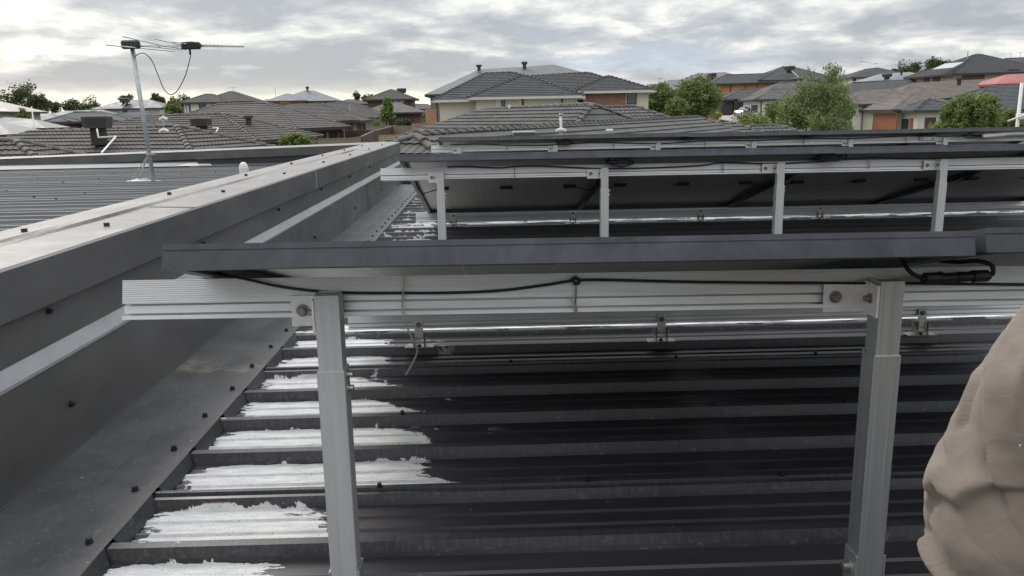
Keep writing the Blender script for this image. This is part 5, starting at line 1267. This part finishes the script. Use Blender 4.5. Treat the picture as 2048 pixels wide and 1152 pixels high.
# ------------------------------------------------------------------ the person kneeling beside the camera; only the left sleeve is in the picture
def skin_obj(name, verts, edges, mat, parent, sub=2, root=0):
    me = bpy.data.meshes.new(name); me.from_pydata([v[:3] for v in verts], edges, []); me.materials.append(MATS[mat])
    o = bpy.data.objects.new(name, me); COL.objects.link(o)
    if parent: o.parent = parent
    m = o.modifiers.new('skin', 'SKIN'); m.use_smooth_shade = True
    if not me.skin_vertices: me.attributes  # layer is made by the modifier
    for i, v in enumerate(verts):
        r = v[3]; me.skin_vertices[0].data[i].radius = (r, r) if not isinstance(r, tuple) else r
    me.skin_vertices[0].data[root].use_root = True
    s_ = o.modifiers.new('sub', 'SUBSURF'); s_.levels = sub; s_.render_levels = sub
    return o
def person():
    base = Vector((.86, .20, RT_Z))
    T = thing('person', 'person in a loose beige work shirt, bent arm cut by the right edge', 'person', base)
    def L(vs): return [(x - base.x, y - base.y, z - base.z, r) for x, y, z, r in vs]
    vs = [(.86, .14, 4.98, .135), (.85, .22, 5.14, .125), (.84, .32, 5.30, .14), (.84, .38, 5.40, .12), (.84, .42, 5.50, .055), (.84, .46, 5.60, .075), (.84, .47, 5.68, .085), (.84, .465, 5.745, .06),
          (.70, .42, 5.42, .065), (.63, .55, 5.36, .05), (.484, .655, 5.11, .042), (.505, .60, 4.98, .036), (.535, .49, 4.912, .026), (.56, .43, 4.905, .030),
          (.99, .40, 5.42, .065), (1.10, .45, 5.25, .048), (1.14, .50, 5.10, .042), (1.08, .62, 4.97, .034), (1.02, .70, 4.90, .026), (1.00, .74, 4.87, .030),
          (.77, .16, 4.95, .095), (.64, .42, 4.80, .075), (.70, .22, 4.745, .058), (.73, .00, 4.735, .045), (.73, -.08, 4.74, .04), (.73, .0, 4.70, .035),
          (.95, .16, 4.95, .095), (1.02, .44, 4.80, .075), (.99, .22, 4.745, .058), (.97, .00, 4.735, .045), (.97, -.08, 4.74, .04), (.97, .0, 4.70, .035)]
    ed = [(0, 1), (1, 2), (2, 3), (3, 4), (4, 5), (5, 6), (6, 7), (3, 8), (8, 9), (9, 10), (10, 11), (11, 12), (12, 13), (3, 14), (14, 15), (15, 16), (16, 17), (17, 18), (18, 19),
          (0, 20), (20, 21), (21, 22), (22, 23), (23, 24), (0, 26), (26, 27), (27, 28), (28, 29), (29, 30)]
    keep = [i for i in range(len(vs)) if i not in (25, 31)]; ix = {k: i for i, k in enumerate(keep)}
    vs = [vs[k] for k in keep]; ed = [(ix[a], ix[b]) for a, b in ed]
    # fingers and thumbs
    for hi, (d, sd_) in ((ix[13], ((.45, -.75, -.25), 1)), (ix[19], ((-.2, .9, -.4), -1))):
        h = Vector(vs[hi][:3]); d = Vector(d).normalized(); s_ = d.cross(Vector((0, 0, 1))).normalized() * sd_; n = Vector((0, 0, -1))
        for k, ln in enumerate((.062, .072, .067, .052)):
            o = len(vs); a = h + s_ * (.030 - .019 * k) + d * .03
            for q, (u, w, r) in enumerate(((0, 0, .011), (.45, .10, .0095), (.8, .35, .0088), (1.0, .62, .0078))): p = a + d * ln * u + n * ln * w; vs.append((*p, r))
            ed += [(hi, o), (o, o + 1), (o + 1, o + 2), (o + 2, o + 3)]
        o = len(vs)
        for u, w, r in ((.01, .035, .013), (.035, .055, .011), (.06, .060, .0095)): p = h + d * u + s_ * w + n * .01; vs.append((*p, r))
        ed += [(hi, o), (o, o + 1), (o + 1, o + 2)]
    b = skin_obj('body', L(vs), ed, 'skin', T, 2)
    # face
    hc = Vector((.84, .475, 5.665)) - base
    mb = MB(); mb.tube([hc + Vector((0, .075, .02)), hc + Vector((0, .098, -.012)), hc + Vector((0, .083, -.022))], [.007, .013, .009], 8); mb.build('nose', 'skin', T, True)
    for s_ in (-1, 1):
        mb = MB(); c = hc + Vector((.031 * s_, .071, .012)); mb.tube([c, c + Vector((0, .012, 0))], [.012, .007], 10); mb.build('eye', 'render_white', T, True)
        mb = MB(); c = hc + Vector((.078 * s_, 0, 0)); mb.tube([c + Vector((0, 0, .03)), c + Vector((.012 * s_, -.01, .005)), c + Vector((0, 0, -.028))], [.008, .013, .007], 8); mb.build('ear', 'skin', T, True)
    mb = MB(); mb.bar(hc + Vector((-.022, .083, -.045)), hc + Vector((.022, .083, -.045)), .012, .008); mb.build('mouth', 'orange_door', T)
    hv = [(0, -.03, .06, .088), (0, .01, .085, .078), (0, -.055, .0, .075)]
    skin_obj('hair', [(hc.x + x, hc.y + y, hc.z + z, r) for x, y, z, r in hv], [(0, 1), (0, 2)], 'hair', T, 2)
    # shirt body with the far sleeve, trousers, boots
    sv = [(.86, .15, 5.03, .155), (.85, .22, 5.14, .15), (.84, .32, 5.30, .162), (.84, .38, 5.41, .13), (.84, .41, 5.47, .072), (.71, .43, 5.42, .085), (.99, .40, 5.42, .085), (1.10, .45, 5.25, .068), (1.14, .50, 5.10, .060), (1.08, .62, 4.97, .05), (1.035, .68, 4.92, .040), (.645, .475, 5.405, .078)]
    skin_obj('shirt', L(sv), [(0, 1), (1, 2), (2, 3), (3, 4), (3, 5), (3, 6), (6, 7), (7, 8), (8, 9), (9, 10), (5, 11)], 'beige_cloth', T, 2)
    tv = [(.86, .14, 4.99, .15), (.77, .16, 4.95, .11), (.64, .42, 4.80, .09), (.70, .22, 4.745, .066), (.73, .04, 4.738, .056), (.95, .16, 4.95, .11), (1.02, .44, 4.80, .09), (.99, .22, 4.745, .066), (.97, .04, 4.738, .056)]
    skin_obj('trousers', L(tv), [(0, 1), (1, 2), (2, 3), (3, 4), (0, 5), (5, 6), (6, 7), (7, 8)], 'trousers', T, 2)
    for x in (.73, .97): skin_obj('boot', L([(x, .02, 4.742, .055), (x, -.06, 4.745, .052), (x, -.10, 4.72, .038), (x, -.08, 4.70, .03)]), [(0, 1), (1, 2), (2, 3)], 'black_rubber', T, 2)
    # the sleeve in the picture: a swept tube with modelled folds
    path = bez([(.72, .445, 5.43), (.628, .55, 5.41), (.556, .605, 5.340), (.512, .640, 5.270), (.489, .655, 5.205), (.473, .660, 5.150), (.483, .652, 5.085), (.500, .632, 5.02), (.518, .60, 4.96), (.530, .55, 4.925), (.535, .50, 4.915)], 24)
    # long overlapping folds: (angle round the arm, distance along it from the elbow), height, -, side of the lip
    CREASES = [([(1.6, .016), (1.40, .014), (1.1, .026), (.7, .046), (.3, .052), (-.3, .055), (-.9, .03)], .0105, 0, -1),
               ([(1.40, -.200), (1.20, -.165), (.95, -.125), (.72, -.080), (.45, -.045), (.1, -.025)], .0105, 0, 1),
               ([(1.30, .000), (1.0, -.016), (.65, -.012), (.3, -.030), (-.1, -.045)], .0070, 0, 1),
               ([(1.0, .085), (.6, .080), (.1, .092), (-.6, .07)], .0060, 0, 1),
               ([(1.60, -.110), (1.35, -.098), (1.12, -.070), (1.0, -.052)], .0045, 0, -1),
               ([(1.60, -.062), (1.38, -.058), (1.18, -.040), (.9, -.034)], .0042, 0, 1),
               ([(1.55, -.030), (1.3, -.026), (1.1, -.010)], .0035, 0, 1),
               ([(1.0, -.23), (.75, -.19), (.5, -.14), (.3, -.10)], .0070, 0, -1),
               ([(.2, -.20), (.0, -.12), (-.4, -.05), (-.9, -.02)], .009, .007, 1),
               ([(-1.2, -.2), (-1.6, -.1), (-2.2, -.03), (-3.0, .0)], .008, .007, 1),
               ([(2.9, -.2), (2.4, -.1), (2.0, -.04), (1.8, .0)], .005, .007, -1),
               ([(-.8, .11), (-1.4, .06), (-2.0, .05), (-2.8, .08)], .008, .006, 1)]
    NR, NS = len(path), 200; mb = MB(); toC = Vector(C)
    # arc position of the elbow
    dist = [0.0]
    for a, b_ in zip(path[:-1], path[1:]): dist.append(dist[-1] + (b_ - a).length)
    tot = dist[-1]; ke = min(range(NR), key=lambda i: abs(path[i].z - 5.138)); se = dist[ke]
    for i, p in enumerate(path):
        d = (path[min(i + 1, NR - 1)] - path[max(i - 1, 0)]).normalized()
        c = (toC - p); c = (c - d * c.dot(d)).normalized(); l = d.cross(c)          # c towards the camera; l left/right
        s = dist[i]; u = s - se
        r0 = .076 - .018 * max(0, (s / tot - .62)) / .38 + .004 * math.sin(s * 40)
        r0 *= 1 - .35 * max(0, s / tot - .93) / .07
        for k in range(NS):
            an = 2 * math.pi * k / NS; v = c * math.cos(an) + l * math.sin(an); q = p + v * r0
            f = 0.0
            g = lambda x, w: math.exp(-(x / w) ** 2)
            wr = mnoise.noise(Vector((s * 11, math.cos(an) * 1.3, math.sin(an) * 1.3 + 4)))
            aw = (an + math.pi) % (2 * math.pi) - math.pi
            X, Y_ = aw * r0 * (1 + .05 * wr), u + .004 * wr
            for pl, dep, wd, asym in CREASES:
                bd = 9; sg = 0; tt = 0
                for j in range(len(pl) - 1):
                    ax, ay = pl[j][0] * r0, pl[j][1]; bx, by = pl[j + 1][0] * r0, pl[j + 1][1]; dx, dy = bx - ax, by - ay; L2 = dx * dx + dy * dy
                    h = max(0, min(1, ((X - ax) * dx + (Y_ - ay) * dy) / L2)); ex, ey = X - ax - h * dx, Y_ - ay - h * dy; dd = math.hypot(ex, ey)
                    if dd < bd: bd = dd; sg = 1 if dx * ey - dy * ex > 0 else -1; tt = (j + h) / (len(pl) - 1)
                en = min(1, 4.5 * min(tt, 1 - tt) + .12)
                sd2 = bd * sg
                sa = sd2 * asym; f += en * dep * 1.45 * (1.0 * math.exp(-sa / .020) * min(1, sa / .0028) - .75 * g(sa, .0032) if sa > 0 else -.75 * math.exp(sa / .012))
            f = .0125 * math.tanh(f / .0125)
            f += .0030 * mnoise.noise(Vector((q.x * 13, q.y * 13, q.z * 15))) + .0012 * mnoise.noise(Vector((q.x * 55, q.y * 55, q.z * 70)))
            mb.v.append(tuple(q + v * f - base))
    for i in range(NR - 1):
        for k in range(NS): mb.f.append((i * NS + k, i * NS + (k + 1) % NS, (i + 1) * NS + (k + 1) % NS, (i + 1) * NS + k)); mb.mi.append(0)
    mb.build('sleeve', 'beige_cloth', T, True)
person()
